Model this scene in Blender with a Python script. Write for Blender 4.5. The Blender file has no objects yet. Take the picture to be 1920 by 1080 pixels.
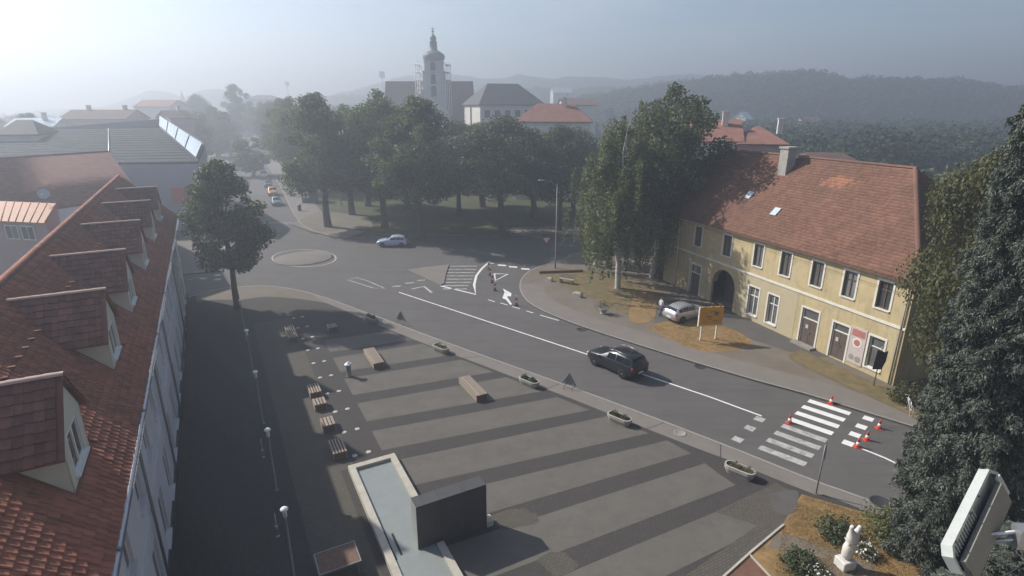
import bpy, bmesh, math, random
import numpy as np
from mathutils import Vector, Matrix

random.seed(7)
RNG = np.random.default_rng(11)
SC = bpy.context.scene
COL = SC.collection

# ------------------------------------------------------------------ camera, sky, sun, exposure
FPX, HZ, CAMH = 1060.0, 195.0, 18.0            # focal length in photo pixels, eye-level row, eye height (m)
PITCH = math.atan((540 - HZ) / FPX)
cd = bpy.data.cameras.new('camera')
cam = bpy.data.objects.new('camera', cd)
COL.objects.link(cam)
cam.location = (0, 0, CAMH)
cam.rotation_euler = (math.pi / 2 - PITCH, 0, 0)
cd.sensor_fit = 'HORIZONTAL'
cd.sensor_width = 36.0
cd.lens = 36.0 * FPX / 1920.0
cd.clip_start = 0.05
cd.clip_end = 30000
SC.camera = cam

SUN_EL = math.radians(37)
SUN_AZ = math.atan2(-0.904, 0.427)              # direction towards the sun, clockwise from +Y
W = bpy.data.worlds.new('World')
SC.world = W
W.use_nodes = True
nt = W.node_tree
bg = nt.nodes['Background']
sky = nt.nodes.new('ShaderNodeTexSky')
sky.sky_type = 'NISHITA'
sky.sun_disc = False
sky.sun_elevation = SUN_EL
sky.sun_rotation = SUN_AZ
sky.altitude = 150
sky.air_density = 1.0
sky.dust_density = 0.9
sky.ozone_density = 2.5
SKY_STRENGTH = 0.082
bg.inputs[1].default_value = SKY_STRENGTH
# thin high cloud over the whole sky, denser in streaks
tc = nt.nodes.new('ShaderNodeTexCoord')
mp = nt.nodes.new('ShaderNodeMapping'); mp.inputs['Scale'].default_value = (1.2, 1.2, 5.0)
nz = nt.nodes.new('ShaderNodeTexNoise'); nz.inputs['Scale'].default_value = 2.2; nz.inputs['Detail'].default_value = 8; nz.inputs['Roughness'].default_value = 0.62
rp = nt.nodes.new('ShaderNodeValToRGB')
rp.color_ramp.elements[0].position = 0.46; rp.color_ramp.elements[0].color = (0, 0, 0, 1)
rp.color_ramp.elements[1].position = 0.78; rp.color_ramp.elements[1].color = (0.42, 0.42, 0.42, 1)
mx = nt.nodes.new('ShaderNodeMix'); mx.data_type = 'RGBA'
nt.links.new(tc.outputs['Generated'], mp.inputs['Vector'])
nt.links.new(mp.outputs[0], nz.inputs['Vector'])
nt.links.new(nz.outputs['Fac'], rp.inputs['Fac'])
nt.links.new(rp.outputs['Color'], mx.inputs[0])
nt.links.new(sky.outputs[0], mx.inputs[6])
mx.inputs[7].default_value = (8.0, 8.0, 8.2, 1)
nt.links.new(mx.outputs[2], bg.inputs[0])

sd = bpy.data.lights.new('sun', 'SUN')
sd.energy = 5.0
sd.angle = math.radians(0.8)
sd.color = (1.0, 0.94, 0.85)
sun = bpy.data.objects.new('sun', sd)
COL.objects.link(sun)
to_sun = Vector((math.sin(SUN_AZ) * math.cos(SUN_EL), math.cos(SUN_AZ) * math.cos(SUN_EL), math.sin(SUN_EL)))
sun.rotation_euler = to_sun.to_track_quat('Z', 'Y').to_euler()
sun.location = (0, 0, 60)

SC.view_settings.view_transform = 'Standard'
SC.view_settings.look = 'None'
SC.view_settings.exposure = 0.62
SC.view_settings.gamma = 1.0
SC.render.engine = 'CYCLES'
cy = SC.cycles
cy.use_denoising = True
cy.max_bounces = 6
cy.diffuse_bounces = 3
cy.glossy_bounces = 2
cy.transmission_bounces = 4
cy.transparent_max_bounces = 6
cy.volume_bounces = 0
cy.use_adaptive_sampling = True
cy.adaptive_threshold = 0.02
cy.caustics_reflective = False
cy.caustics_refractive = False

# ------------------------------------------------------------------ places: photo measurements to metres
CP, SP = math.cos(PITCH), math.sin(PITCH)

def sight(u, v):
    x, z = u - 960.0, 540.0 - v
    return (x, FPX * CP + z * SP, -FPX * SP + z * CP)

def G(u, v, z=0.0):
    r = sight(u, v); t = (z - CAMH) / r[2]
    return Vector((r[0] * t, r[1] * t, z))

def AT(u, v, y):
    r = sight(u, v); t = y / r[1]
    return Vector((r[0] * t, y, CAMH + r[2] * t))

def project(p):
    dz = p[2] - CAMH
    d = p[1] * CP - dz * SP
    if d < 0.1: return (-1e4, -1e4, d)
    return (960 + FPX * p[0] / d, 540 - FPX * (p[1] * SP + dz * CP) / d, d)

PA = math.radians(-62.2)                        # the square and the building along it share this direction
PO = Vector((-20.84, 31.49, 0))
PS = Vector((math.cos(PA), math.sin(PA), 0))
PN = Vector((-PS.y, PS.x, 0))
def PZ(s, o, z=0.0):
    p = PO + PS * s + PN * o
    return Vector((p.x, p.y, z))

# ------------------------------------------------------------------ object helpers
def tag(o, label=None, cat=None, group=None, kind=None):
    if label: o['label'] = label
    if cat: o['category'] = cat
    if group: o['group'] = group
    if kind: o['kind'] = kind
    return o

def empty(name, loc=(0, 0, 0), rz=0.0, label=None, cat=None, group=None):
    o = bpy.data.objects.new(name, None)
    COL.objects.link(o)
    o.location = loc
    o.rotation_euler = (0, 0, rz)
    o.empty_display_size = 0.1
    return tag(o, label, cat, group)

def link(name, me, parent=None):
    o = bpy.data.objects.new(name, me)
    COL.objects.link(o)
    if parent is not None: o.parent = parent
    return o

def copy_tree(o, parent=None):
    c = o.copy()
    COL.objects.link(c)
    c.parent = parent
    for ch in o.children: copy_tree(ch, c)
    return c

class MB:
    def __init__(self):
        self.v = []; self.f = []; self.sm = []
    def add(self, vs, fs, smooth=False):
        b = len(self.v)
        self.v.extend([tuple(p) for p in vs])
        for f in fs:
            self.f.append([b + i for i in f]); self.sm.append(smooth)
        return self
    def box(self, c, s, rz=0.0, M=None):
        hx, hy, hz = s[0] / 2, s[1] / 2, s[2] / 2
        cr, sr = math.cos(rz), math.sin(rz)
        vs = []
        for dz in (-hz, hz):
            for dx, dy in ((-hx, -hy), (hx, -hy), (hx, hy), (-hx, hy)):
                vs.append((c[0] + dx * cr - dy * sr, c[1] + dx * sr + dy * cr, c[2] + dz))
        if M is not None: vs = [tuple(M @ Vector(p)) for p in vs]
        return self.add(vs, [(3, 2, 1, 0), (4, 5, 6, 7), (0, 1, 5, 4), (1, 2, 6, 5), (2, 3, 7, 6), (3, 0, 4, 7)])
    def bx(self, x0, x1, y0, y1, z0, z1):
        return self.box(((x0 + x1) / 2, (y0 + y1) / 2, (z0 + z1) / 2), (abs(x1 - x0), abs(y1 - y0), abs(z1 - z0)))
    def bevbox(self, c, s, r, rz=0.0):
        # box with chamfered vertical and top edges
        hx, hy, hz = s[0] / 2, s[1] / 2, s[2] / 2
        cr, sr = math.cos(rz), math.sin(rz)
        def ring(hx, hy, z, r):
            pts = [(-hx + r, -hy), (hx - r, -hy), (hx, -hy + r), (hx, hy - r), (hx - r, hy), (-hx + r, hy), (-hx, hy - r), (-hx, -hy + r)]
            return [(c[0] + x * cr - y * sr, c[1] + x * sr + y * cr, c[2] + z) for x, y in pts]
        vs = ring(hx, hy, -hz, r) + ring(hx, hy, hz - r, r) + ring(hx - r, hy - r, hz, r * 0.5)
        fs = [tuple(range(7, -1, -1)), tuple(range(16, 24))]
        for k in (0, 8):
            for i in range(8):
                j = (i + 1) % 8
                fs.append((k + i, k + j, k + 8 + j, k + 8 + i))
        return self.add(vs, fs)
    def prism(self, pts, z0, z1):
        n = len(pts)
        a = sum(pts[i][0] * pts[(i + 1) % n][1] - pts[(i + 1) % n][0] * pts[i][1] for i in range(n))
        if a < 0: pts = list(pts)[::-1]
        vs = [(p[0], p[1], z0) for p in pts] + [(p[0], p[1], z1) for p in pts]
        fs = [tuple(range(n - 1, -1, -1)), tuple(range(n, 2 * n))]
        fs += [(i, (i + 1) % n, n + (i + 1) % n, n + i) for i in range(n)]
        return self.add(vs, fs)
    def sheet(self, pts, z):
        n = len(pts)
        a = sum(pts[i][0] * pts[(i + 1) % n][1] - pts[(i + 1) % n][0] * pts[i][1] for i in range(n))
        if a < 0: pts = list(pts)[::-1]
        return self.add([(p[0], p[1], z) for p in pts], [tuple(range(n))])
    def tube(self, p0, p1, r0, r1=None, n=8, caps=True, smooth=True):
        r1 = r0 if r1 is None else r1
        p0, p1 = Vector(p0), Vector(p1)
        d = (p1 - p0).normalized()
        u = d.cross(Vector((0, 0, 1)) if abs(d.z) < 0.95 else Vector((1, 0, 0))).normalized()
        w = d.cross(u)
        vs = []
        for p, r in ((p0, r0), (p1, r1)):
            for i in range(n):
                t = 2 * math.pi * i / n
                vs.append(p + u * (r * math.cos(t)) + w * (r * math.sin(t)))
        self.add(vs, [(i, n + i, n + (i + 1) % n, (i + 1) % n) for i in range(n)], smooth)
        if caps:
            b = len(self.v) - 2 * n
            self.f.append([b + i for i in range(n)]); self.sm.append(False)
            self.f.append([b + n + i for i in range(n - 1, -1, -1)]); self.sm.append(False)
        return self
    def path(self, pts, r, n=6):
        for i in range(len(pts) - 1): self.tube(pts[i], pts[i + 1], r, r, n)
        return self
    def lathe(self, prof, n=16, c=(0, 0, 0), smooth=True, ph=0.0):
        vs = []
        for r, z in prof:
            for i in range(n):
                t = 2 * math.pi * i / n + ph
                vs.append((c[0] + r * math.cos(t), c[1] + r * math.sin(t), c[2] + z))
        fs = []
        for k in range(len(prof) - 1):
            for i in range(n):
                j = (i + 1) % n
                fs.append((k * n + i, k * n + j, (k + 1) * n + j, (k + 1) * n + i))
        self.add(vs, fs, smooth)
        b = len(self.v) - len(vs)
        self.f.append([b + i for i in range(n - 1, -1, -1)]); self.sm.append(False)
        e = b + (len(prof) - 1) * n
        self.f.append([e + i for i in range(n)]); self.sm.append(False)
        return self
    def mesh(self, name, m):
        me = bpy.data.meshes.new(name)
        me.from_pydata(self.v, [], self.f)
        if any(self.sm): me.polygons.foreach_set('use_smooth', self.sm)
        if m is not None: me.materials.append(m)
        me.update()
        return me
    def build(self, name, m, parent=None, **k):
        o = link(name, self.mesh(name, m), parent)
        return tag(o, k.get('label'), k.get('cat'), k.get('group'), k.get('kind'))

def recalc(o):
    bm = bmesh.new(); bm.from_mesh(o.data)
    bmesh.ops.recalc_face_normals(bm, faces=bm.faces)
    bm.to_mesh(o.data); bm.free()
    return o

def quads_mesh(name, V, m, mats=None):
    """V: (N,4,3) array of separate quads"""
    n = len(V)
    me = bpy.data.meshes.new(name)
    me.vertices.add(4 * n); me.loops.add(4 * n); me.polygons.add(n)
    me.vertices.foreach_set('co', V.reshape(-1).astype(np.float32))
    me.loops.foreach_set('vertex_index', np.arange(4 * n, dtype=np.int32))
    me.polygons.foreach_set('loop_start', np.arange(0, 4 * n, 4, dtype=np.int32))
    me.materials.append(m)
    me.update(calc_edges=True)
    return me

# ------------------------------------------------------------------ materials
def lin(c): return tuple(((x / 255) / 12.92 if x / 255 <= 0.04045 else ((x / 255 + 0.055) / 1.055) ** 2.4) for x in c)

def mat(name, col, rough=0.8, var=0.25, scale=3.0, bump=0.0, bscale=40.0, metal=0.0, spec=0.3, coords='world', stain=0.0, stscale=0.3, stcol=(0.05, 0.045, 0.04), island=0.0, objrand=0.0, trans=0.0, stretch=None, layers=()):
    m = bpy.data.materials.new(name)
    m.use_nodes = True
    t = m.node_tree; N = t.nodes; L = t.links
    b = N['Principled BSDF']
    b.inputs['Roughness'].default_value = rough
    b.inputs['Metallic'].default_value = metal
    b.inputs['Specular IOR Level'].default_value = spec
    if coords == 'world':
        g = N.new('ShaderNodeNewGeometry'); vec = g.outputs['Position']
    else:
        g = N.new('ShaderNodeTexCoord'); vec = g.outputs['Object']
    if stretch:
        mp_ = N.new('ShaderNodeMapping'); mp_.inputs['Scale'].default_value = stretch
        L.new(vec, mp_.inputs['Vector']); vec = mp_.outputs[0]
    n1 = N.new('ShaderNodeTexNoise'); n1.inputs['Scale'].default_value = scale; n1.inputs['Detail'].default_value = 6; n1.inputs['Roughness'].default_value = 0.65
    L.new(vec, n1.inputs['Vector'])
    mr = N.new('ShaderNodeMapRange'); mr.inputs[1].default_value = 0.25; mr.inputs[2].default_value = 0.75
    mr.inputs[3].default_value = 1 - var; mr.inputs[4].default_value = 1 + var
    L.new(n1.outputs['Fac'], mr.inputs[0])
    fac = mr.outputs[0]
    def mul(a, val_socket):
        x = N.new('ShaderNodeMath'); x.operation = 'MULTIPLY'; L.new(a, x.inputs[0]); L.new(val_socket, x.inputs[1]); return x.outputs[0]
    if island:
        gg = N.new('ShaderNodeNewGeometry')
        r = N.new('ShaderNodeMapRange'); r.inputs[3].default_value = 1 - island; r.inputs[4].default_value = 1 + island
        L.new(gg.outputs['Random Per Island'], r.inputs[0]); fac = mul(fac, r.outputs[0])
    if objrand:
        oi = N.new('ShaderNodeObjectInfo')
        r = N.new('ShaderNodeMapRange'); r.inputs[3].default_value = 1 - objrand; r.inputs[4].default_value = 1 + objrand
        L.new(oi.outputs['Random'], r.inputs[0]); fac = mul(fac, r.outputs[0])
    vm = N.new('ShaderNodeVectorMath'); vm.operation = 'SCALE'
    vm.inputs[0].default_value = col[:3]
    L.new(fac, vm.inputs['Scale'])
    out = vm.outputs[0]
    if stain:
        n2 = N.new('ShaderNodeTexNoise'); n2.inputs['Scale'].default_value = stscale; n2.inputs['Detail'].default_value = 7; n2.inputs['Roughness'].default_value = 0.7
        L.new(vec, n2.inputs['Vector'])
        r2 = N.new('ShaderNodeMapRange'); r2.inputs[1].default_value = 0.48; r2.inputs[2].default_value = 0.72; r2.inputs[3].default_value = 0; r2.inputs[4].default_value = stain
        L.new(n2.outputs['Fac'], r2.inputs[0])
        mxx = N.new('ShaderNodeMix'); mxx.data_type = 'RGBA'
        L.new(r2.outputs[0], mxx.inputs[0]); L.new(out, mxx.inputs[6]); mxx.inputs[7].default_value = (*stcol, 1)
        out = mxx.outputs[2]
    for (sc3, amt3, col3, str3, rz3) in layers:
        mq = N.new('ShaderNodeMapping'); mq.inputs['Rotation'].default_value = (0, 0, rz3); mq.inputs['Scale'].default_value = str3
        L.new(g.outputs['Position'] if coords == 'world' else g.outputs['Object'], mq.inputs['Vector'])
        nq = N.new('ShaderNodeTexNoise'); nq.inputs['Scale'].default_value = sc3; nq.inputs['Detail'].default_value = 8; nq.inputs['Roughness'].default_value = 0.72
        L.new(mq.outputs[0], nq.inputs['Vector'])
        rq = N.new('ShaderNodeMapRange'); rq.inputs[1].default_value = 0.5; rq.inputs[2].default_value = 0.68; rq.inputs[4].default_value = amt3
        L.new(nq.outputs['Fac'], rq.inputs[0])
        xq = N.new('ShaderNodeMix'); xq.data_type = 'RGBA'
        L.new(rq.outputs[0], xq.inputs[0]); L.new(out, xq.inputs[6]); xq.inputs[7].default_value = (*col3, 1)
        out = xq.outputs[2]
    L.new(out, b.inputs['Base Color'])
    if bump:
        n3 = N.new('ShaderNodeTexNoise'); n3.inputs['Scale'].default_value = bscale; n3.inputs['Detail'].default_value = 4
        L.new(vec, n3.inputs['Vector'])
        bp = N.new('ShaderNodeBump'); bp.inputs['Strength'].default_value = bump; bp.inputs['Distance'].default_value = 0.02
        L.new(n3.outputs['Fac'], bp.inputs['Height']); L.new(bp.outputs[0], b.inputs['Normal'])
    if trans:
        tl = N.new('ShaderNodeBsdfTranslucent')
        sc_ = N.new('ShaderNodeVectorMath'); sc_.operation = 'MULTIPLY'; sc_.inputs[1].default_value = (1.25, 1.35, 0.6)
        L.new(out, sc_.inputs[0]); L.new(sc_.outputs[0], tl.inputs['Color'])
        ms = N.new('ShaderNodeMixShader'); ms.inputs[0].default_value = trans
        L.new(b.outputs[0], ms.inputs[1]); L.new(tl.outputs[0], ms.inputs[2])
        L.new(ms.outputs[0], N['Material Output'].inputs['Surface'])
    return m

def glass(name, col=(0.03, 0.035, 0.04), rough=0.08):
    m = bpy.data.materials.new(name); m.use_nodes = True
    b = m.node_tree.nodes['Principled BSDF']
    b.inputs['Base Color'].default_value = (*col, 1); b.inputs['Roughness'].default_value = rough
    b.inputs['Specular IOR Level'].default_value = 0.6
    return m

def brick_mat(name, c1, c2, mortar, bw, bh, rz, rough=0.9, msize=0.012, stain=0.4, stcol=(0.08, 0.07, 0.055), offset=0.5, bump=0.5):
    m = mat(name, c1, rough, 0.12, 0.8)
    t = m.node_tree; N = t.nodes; L = t.links; b = N['Principled BSDF']
    g = N.new('ShaderNodeNewGeometry'); mp_ = N.new('ShaderNodeMapping'); mp_.inputs['Rotation'].default_value = (0, 0, -rz)
    L.new(g.outputs['Position'], mp_.inputs['Vector'])
    br = N.new('ShaderNodeTexBrick'); br.inputs['Scale'].default_value = 1.0
    br.inputs['Brick Width'].default_value = bw; br.inputs['Row Height'].default_value = bh
    br.inputs['Mortar Size'].default_value = msize; br.inputs['Color1'].default_value = (*c1, 1); br.inputs['Color2'].default_value = (*c2, 1); br.inputs['Mortar'].default_value = (*mortar, 1)
    br.offset = offset
    L.new(mp_.outputs[0], br.inputs['Vector'])
    n2 = N.new('ShaderNodeTexNoise'); n2.inputs['Scale'].default_value = 0.5; n2.inputs['Detail'].default_value = 8; n2.inputs['Roughness'].default_value = 0.7
    L.new(g.outputs['Position'], n2.inputs['Vector'])
    r2 = N.new('ShaderNodeMapRange'); r2.inputs[1].default_value = 0.45; r2.inputs[2].default_value = 0.75; r2.inputs[4].default_value = stain
    L.new(n2.outputs['Fac'], r2.inputs[0])
    mxx = N.new('ShaderNodeMix'); mxx.data_type = 'RGBA'
    L.new(r2.outputs[0], mxx.inputs[0]); L.new(br.outputs['Color'], mxx.inputs[6]); mxx.inputs[7].default_value = (*stcol, 1)
    L.new(mxx.outputs[2], b.inputs['Base Color'])
    bp = N.new('ShaderNodeBump'); bp.inputs['Strength'].default_value = bump; bp.inputs['Distance'].default_value = 0.01; bp.invert = True
    L.new(br.outputs['Fac'], bp.inputs['Height']); L.new(bp.outputs[0], b.inputs['Normal'])
    return m

M = {}
M['grass'] = mat('grass', (0.06, 0.07, 0.03), 0.95, 0.35, 0.6, 0.6, 12, stain=0.7, stscale=0.12, stcol=(0.095, 0.08, 0.042))
M['dry_grass'] = mat('dry_grass', (0.26, 0.165, 0.075), 0.95, 0.4, 2.2, 0.7, 30, stain=0.75, stscale=0.7, stcol=(0.13, 0.12, 0.05))
M['verge'] = mat('verge', (0.17, 0.13, 0.07), 0.95, 0.35, 1.5, 0.6, 25, stain=0.8, stscale=0.5, stcol=(0.10, 0.11, 0.045))
M['asphalt'] = mat('asphalt', (0.112, 0.104, 0.101), 0.85, 0.14, 0.5, 0.25, 60, stain=0.35, stscale=0.25, stcol=(0.085, 0.079, 0.078), layers=((0.9, 0.5, (0.078, 0.073, 0.071), (0.05, 1.1, 1), math.radians(41)), (3.0, 0.3, (0.14, 0.128, 0.12), (1, 1, 1), 0.0), (1.6, 0.45, (0.07, 0.066, 0.064), (0.12, 1.5, 1), math.radians(38))))
M['asphalt_old'] = mat('asphalt_old', (0.10, 0.094, 0.09), 0.9, 0.18, 0.7, 0.25, 50, stain=0.5, stscale=0.4, stcol=(0.15, 0.12, 0.10))
M['pavement'] = mat('pavement', (0.19, 0.17, 0.152), 0.9, 0.10, 0.8, 0.2, 50, stain=0.35, stscale=0.5, stcol=(0.14, 0.122, 0.105))
M['forecourt'] = mat('forecourt', (0.165, 0.143, 0.118), 0.92, 0.16, 0.5, 0.25, 40, stain=0.55, stscale=0.35, stcol=(0.15, 0.105, 0.075))
M['kerb'] = mat('kerb', (0.27, 0.25, 0.23), 0.9, 0.15, 2.0, 0.2, 50)
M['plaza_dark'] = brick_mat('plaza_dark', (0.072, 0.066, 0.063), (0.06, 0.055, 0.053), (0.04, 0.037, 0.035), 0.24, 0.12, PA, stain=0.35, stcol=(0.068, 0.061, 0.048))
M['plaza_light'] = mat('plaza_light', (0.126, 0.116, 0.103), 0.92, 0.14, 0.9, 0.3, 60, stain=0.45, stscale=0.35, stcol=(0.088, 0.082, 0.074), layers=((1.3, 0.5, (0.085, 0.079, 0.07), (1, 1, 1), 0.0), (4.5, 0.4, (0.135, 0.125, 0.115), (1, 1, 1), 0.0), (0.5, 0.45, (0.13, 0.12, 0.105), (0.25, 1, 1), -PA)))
M['plaza_mid'] = brick_mat('plaza_mid', (0.11, 0.099, 0.085), (0.092, 0.084, 0.073), (0.055, 0.05, 0.042), 0.24, 0.12, PA + math.pi / 2, stain=0.4, stcol=(0.115, 0.095, 0.065))
M['paint'] = mat('paint', (0.72, 0.72, 0.70), 0.7, 0.08, 3.0)
M['paint_worn'] = mat('paint_worn', (0.42, 0.41, 0.39), 0.8, 0.25, 5.0, stain=1.0, stscale=2.2, stcol=(0.14, 0.13, 0.127))
M['stone_light'] = mat('stone_light', (0.45, 0.42, 0.36), 0.8, 0.15, 2.0, 0.2, 40, stain=0.4, stscale=1.2, stcol=(0.33, 0.27, 0.2))
M['basin_floor'] = mat('basin_floor', (0.25, 0.27, 0.265), 0.35, 0.08, 0.9, stain=0.4, stscale=1.5, stcol=(0.19, 0.21, 0.205))
M['dark_stone'] = mat('dark_stone', (0.075, 0.073, 0.076), 0.45, 0.15, 2.0, 0.1, 30)
M['dark_joint'] = mat('dark_joint', (0.03, 0.03, 0.032), 0.8, 0.1, 2)
M['wood'] = mat('wood', (0.30, 0.245, 0.20), 0.75, 0.25, 6.0, 0.2, 60, coords='obj', stretch=(1, 8, 8), objrand=0.18)
M['wood_dark'] = mat('wood_dark', (0.16, 0.10, 0.075), 0.8, 0.25, 6.0, coords='obj')
M['steel'] = mat('steel', (0.42, 0.43, 0.45), 0.4, 0.08, 4, metal=0.7)
M['grey_metal'] = mat('grey_metal', (0.22, 0.225, 0.235), 0.5, 0.1, 4, metal=0.3)
M['dark_metal'] = mat('dark_metal', (0.045, 0.045, 0.05), 0.5, 0.1, 4)
M['white_lamp'] = mat('white_lamp', (0.78, 0.79, 0.80), 0.4, 0.05, 4)
M['rust_brown'] = mat('rust_brown', (0.16, 0.085, 0.06), 0.9, 0.25, 3)
M['wall_grey'] = mat('wall_grey', (0.58, 0.58, 0.60), 0.9, 0.08, 0.5, 0.1, 30, stain=0.3, stscale=0.4, stcol=(0.40, 0.41, 0.44))
M['wall_hall'] = mat('wall_hall', (0.36, 0.355, 0.39), 0.9, 0.08, 0.5, stain=0.3, stscale=0.4, stcol=(0.28, 0.28, 0.31))
M['wall_cream'] = mat('wall_cream', (0.58, 0.55, 0.46), 0.9, 0.08, 1.0)
M['wall_pink'] = mat('wall_pink', (0.40, 0.30, 0.30), 0.9, 0.08, 1.0)
M['wall_yellow'] = mat('wall_yellow', (0.50, 0.41, 0.235), 0.92, 0.12, 0.7, 0.15, 25, stain=0.5, stscale=0.55, stcol=(0.38, 0.30, 0.165), layers=((1.4, 0.55, (0.30, 0.245, 0.15), (1, 1, 0.12), 0.0), (0.9, 0.5, (0.47, 0.42, 0.30), (1, 1, 0.6), 0.0), (2.6, 0.5, (0.25, 0.19, 0.12), (1, 1, 0.5), 0.3)))
M['wall_pale'] = mat('wall_pale', (0.45, 0.39, 0.26), 0.92, 0.10, 0.7, 0.15, 25, stain=0.4, stscale=0.6, stcol=(0.44, 0.38, 0.25))
M['wall_white'] = mat('wall_white', (0.66, 0.63, 0.57), 0.9, 0.08, 0.6, objrand=0.1)
M['trim_white'] = mat('trim_white', (0.66, 0.64, 0.58), 0.8, 0.10, 2.0)
M['frame_white'] = mat('frame_white', (0.70, 0.70, 0.68), 0.6, 0.06, 3.0)
M['door_brown'] = mat('door_brown', (0.11, 0.085, 0.07), 0.7, 0.2, 3.0)
M['glass'] = glass('glass')
M['glass_grey'] = mat('glass_grey', (0.11, 0.112, 0.112), 0.2, 0.35, 1.2, objrand=0.6, spec=0.6)
M['car_glass'] = glass('car_glass', (0.012, 0.014, 0.018), 0.04)
M['tile_red'] = mat('tile_red', (0.26, 0.097, 0.062), 0.85, 0.28, 1.1, 0.15, 60, island=0.24, objrand=0.2, stain=0.6, stscale=0.45, stcol=(0.135, 0.066, 0.05))
M['tile_dark'] = mat('tile_dark', (0.17, 0.075, 0.06), 0.88, 0.30, 1.3, 0.15, 60, island=0.3, objrand=0.25, stain=0.75, stscale=1.0, stcol=(0.085, 0.058, 0.05))
M['tile_old'] = mat('tile_old', (0.175, 0.09, 0.062), 0.9, 0.20, 0.5, 0.15, 60, island=0.2, stain=0.75, stscale=0.16, stcol=(0.10, 0.07, 0.052))
M['tile_new'] = mat('tile_new', (0.29, 0.13, 0.078), 0.85, 0.15, 2, island=0.22)
M['tile_far'] = mat('tile_far', (0.23, 0.11, 0.082), 0.9, 0.25, 0.8, objrand=0.2, stain=0.4, stscale=0.3, stcol=(0.16, 0.09, 0.07))
M['roof_brown'] = mat('roof_brown', (0.13, 0.085, 0.075), 0.9, 0.2, 0.5, objrand=0.15)
M['roof_slate'] = mat('roof_slate', (0.085, 0.085, 0.09), 0.8, 0.15, 0.5)
M['roof_metal'] = mat('roof_metal', (0.05, 0.056, 0.068), 0.85, 0.12, 0.4, metal=0.0, stretch=(1, 1, 6), spec=0.1)
M['roof_orange'] = mat('roof_orange', (0.40, 0.20, 0.12), 0.6, 0.1, 1.0)
M['copper'] = mat('copper', (0.10, 0.13, 0.13), 0.6, 0.2, 1.0)
M['tower_white'] = mat('tower_white', (0.52, 0.51, 0.49), 0.9, 0.1, 0.3)
M['mortar'] = mat('mortar', (0.46, 0.33, 0.28), 0.9, 0.2, 5.0)
M['leaf_lime'] = mat('leaf_lime', (0.102, 0.124, 0.066), 0.6, 0.5, 0.45, island=0.45, objrand=0.15, trans=0.36, spec=0.2)
M['leaf_dark'] = mat('leaf_dark', (0.088, 0.110, 0.066), 0.6, 0.35, 0.4, island=0.45, objrand=0.15, trans=0.22, spec=0.2)
M['leaf_birch'] = mat('leaf_birch', (0.13, 0.145, 0.068), 0.6, 0.30, 0.5, island=0.4, objrand=0.1, trans=0.32, spec=0.2)
M['leaf_yellow'] = mat('leaf_yellow', (0.092, 0.094, 0.045), 0.65, 0.30, 0.5, island=0.4, objrand=0.1, trans=0.28, spec=0.2)
M['needle'] = mat('needle', (0.112, 0.128, 0.108), 0.65, 0.30, 0.8, island=0.5, objrand=0.1, trans=0.08, spec=0.2)
M['blade_dry'] = mat('blade_dry', (0.33, 0.225, 0.11), 0.9, 0.3, 1.0, island=0.3, trans=0.3, layers=((0.9, 0.6, (0.17, 0.16, 0.075), (1, 1, 1), 0.0),))
M['bark'] = mat('bark', (0.075, 0.062, 0.05), 0.95, 0.3, 3.0, 0.5, 15, stretch=(3, 3, 0.6))
M['bark_birch'] = mat('bark_birch', (0.50, 0.48, 0.44), 0.85, 0.15, 2.0, stain=1.0, stscale=2.2, stcol=(0.05, 0.045, 0.04), stretch=(1, 1, 1.6))
M['forest'] = mat('forest', (0.026, 0.040, 0.022), 0.95, 0.6, 0.05, layers=((0.012, 0.6, (0.045, 0.055, 0.028), (1, 1, 1), 0.0),))
M['leaf_far'] = mat('leaf_far', (0.034, 0.050, 0.026), 0.7, 0.4, 0.03, island=0.5, trans=0.1, spec=0.1)
M['forest_far'] = mat('forest_far', (0.035, 0.050, 0.035), 0.95, 0.35, 0.006)
M['cone_red'] = mat('cone_red', (0.62, 0.06, 0.03), 0.5, 0.08, 4)
M['white_plastic'] = mat('white_plastic', (0.75, 0.75, 0.73), 0.4, 0.05, 4)
M['sign_red'] = mat('sign_red', (0.45, 0.03, 0.03), 0.5, 0.05, 4)
M['sign_orange'] = mat('sign_orange', (0.62, 0.30, 0.03), 0.55, 0.10, 1.5)
M['print_brown'] = mat('print_brown', (0.22, 0.13, 0.05), 0.6, 0.15, 4)
M['print_teal'] = mat('print_teal', (0.08, 0.18, 0.16), 0.6, 0.15, 4)
M['poster'] = mat('poster', (0.50, 0.44, 0.42), 0.6, 0.10, 3)
M['poster_red'] = mat('poster_red', (0.40, 0.16, 0.14), 0.6, 0.2, 5)
M['red_banner'] = mat('red_banner', (0.60, 0.07, 0.06), 0.6, 0.05, 2)
M['rubber'] = mat('rubber', (0.018, 0.018, 0.02), 0.8, 0.1, 5)
M['rim'] = mat('rim', (0.45, 0.46, 0.48), 0.35, 0.05, 5, metal=0.6)
M['lamp_red'] = mat('lamp_red', (0.35, 0.02, 0.02), 0.2, 0.05, 5)
M['lamp_clear'] = mat('lamp_clear', (0.70, 0.72, 0.74), 0.12, 0.05, 5, spec=0.6)
M['plate'] = mat('plate', (0.70, 0.70, 0.70), 0.5, 0.05, 5)
M['concrete_planter'] = mat('concrete_planter', (0.36, 0.345, 0.31), 0.9, 0.2, 4.0, 0.3, 40, stain=0.5, stscale=2, stcol=(0.22, 0.20, 0.17))
M['soil'] = mat('soil', (0.09, 0.065, 0.045), 0.95, 0.3, 6)
M['flower_white'] = mat('flower_white', (0.62, 0.60, 0.58), 0.7, 0.2, 4, island=0.3)
M['statue'] = mat('statue', (0.60, 0.58, 0.54), 0.8, 0.15, 3.0, 0.4, 18)
M['flood_body'] = mat('flood_body', (0.40, 0.42, 0.41), 0.5, 0.08, 6, coords='obj', stain=0.45, stscale=7, stcol=(0.27, 0.27, 0.24))
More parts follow.
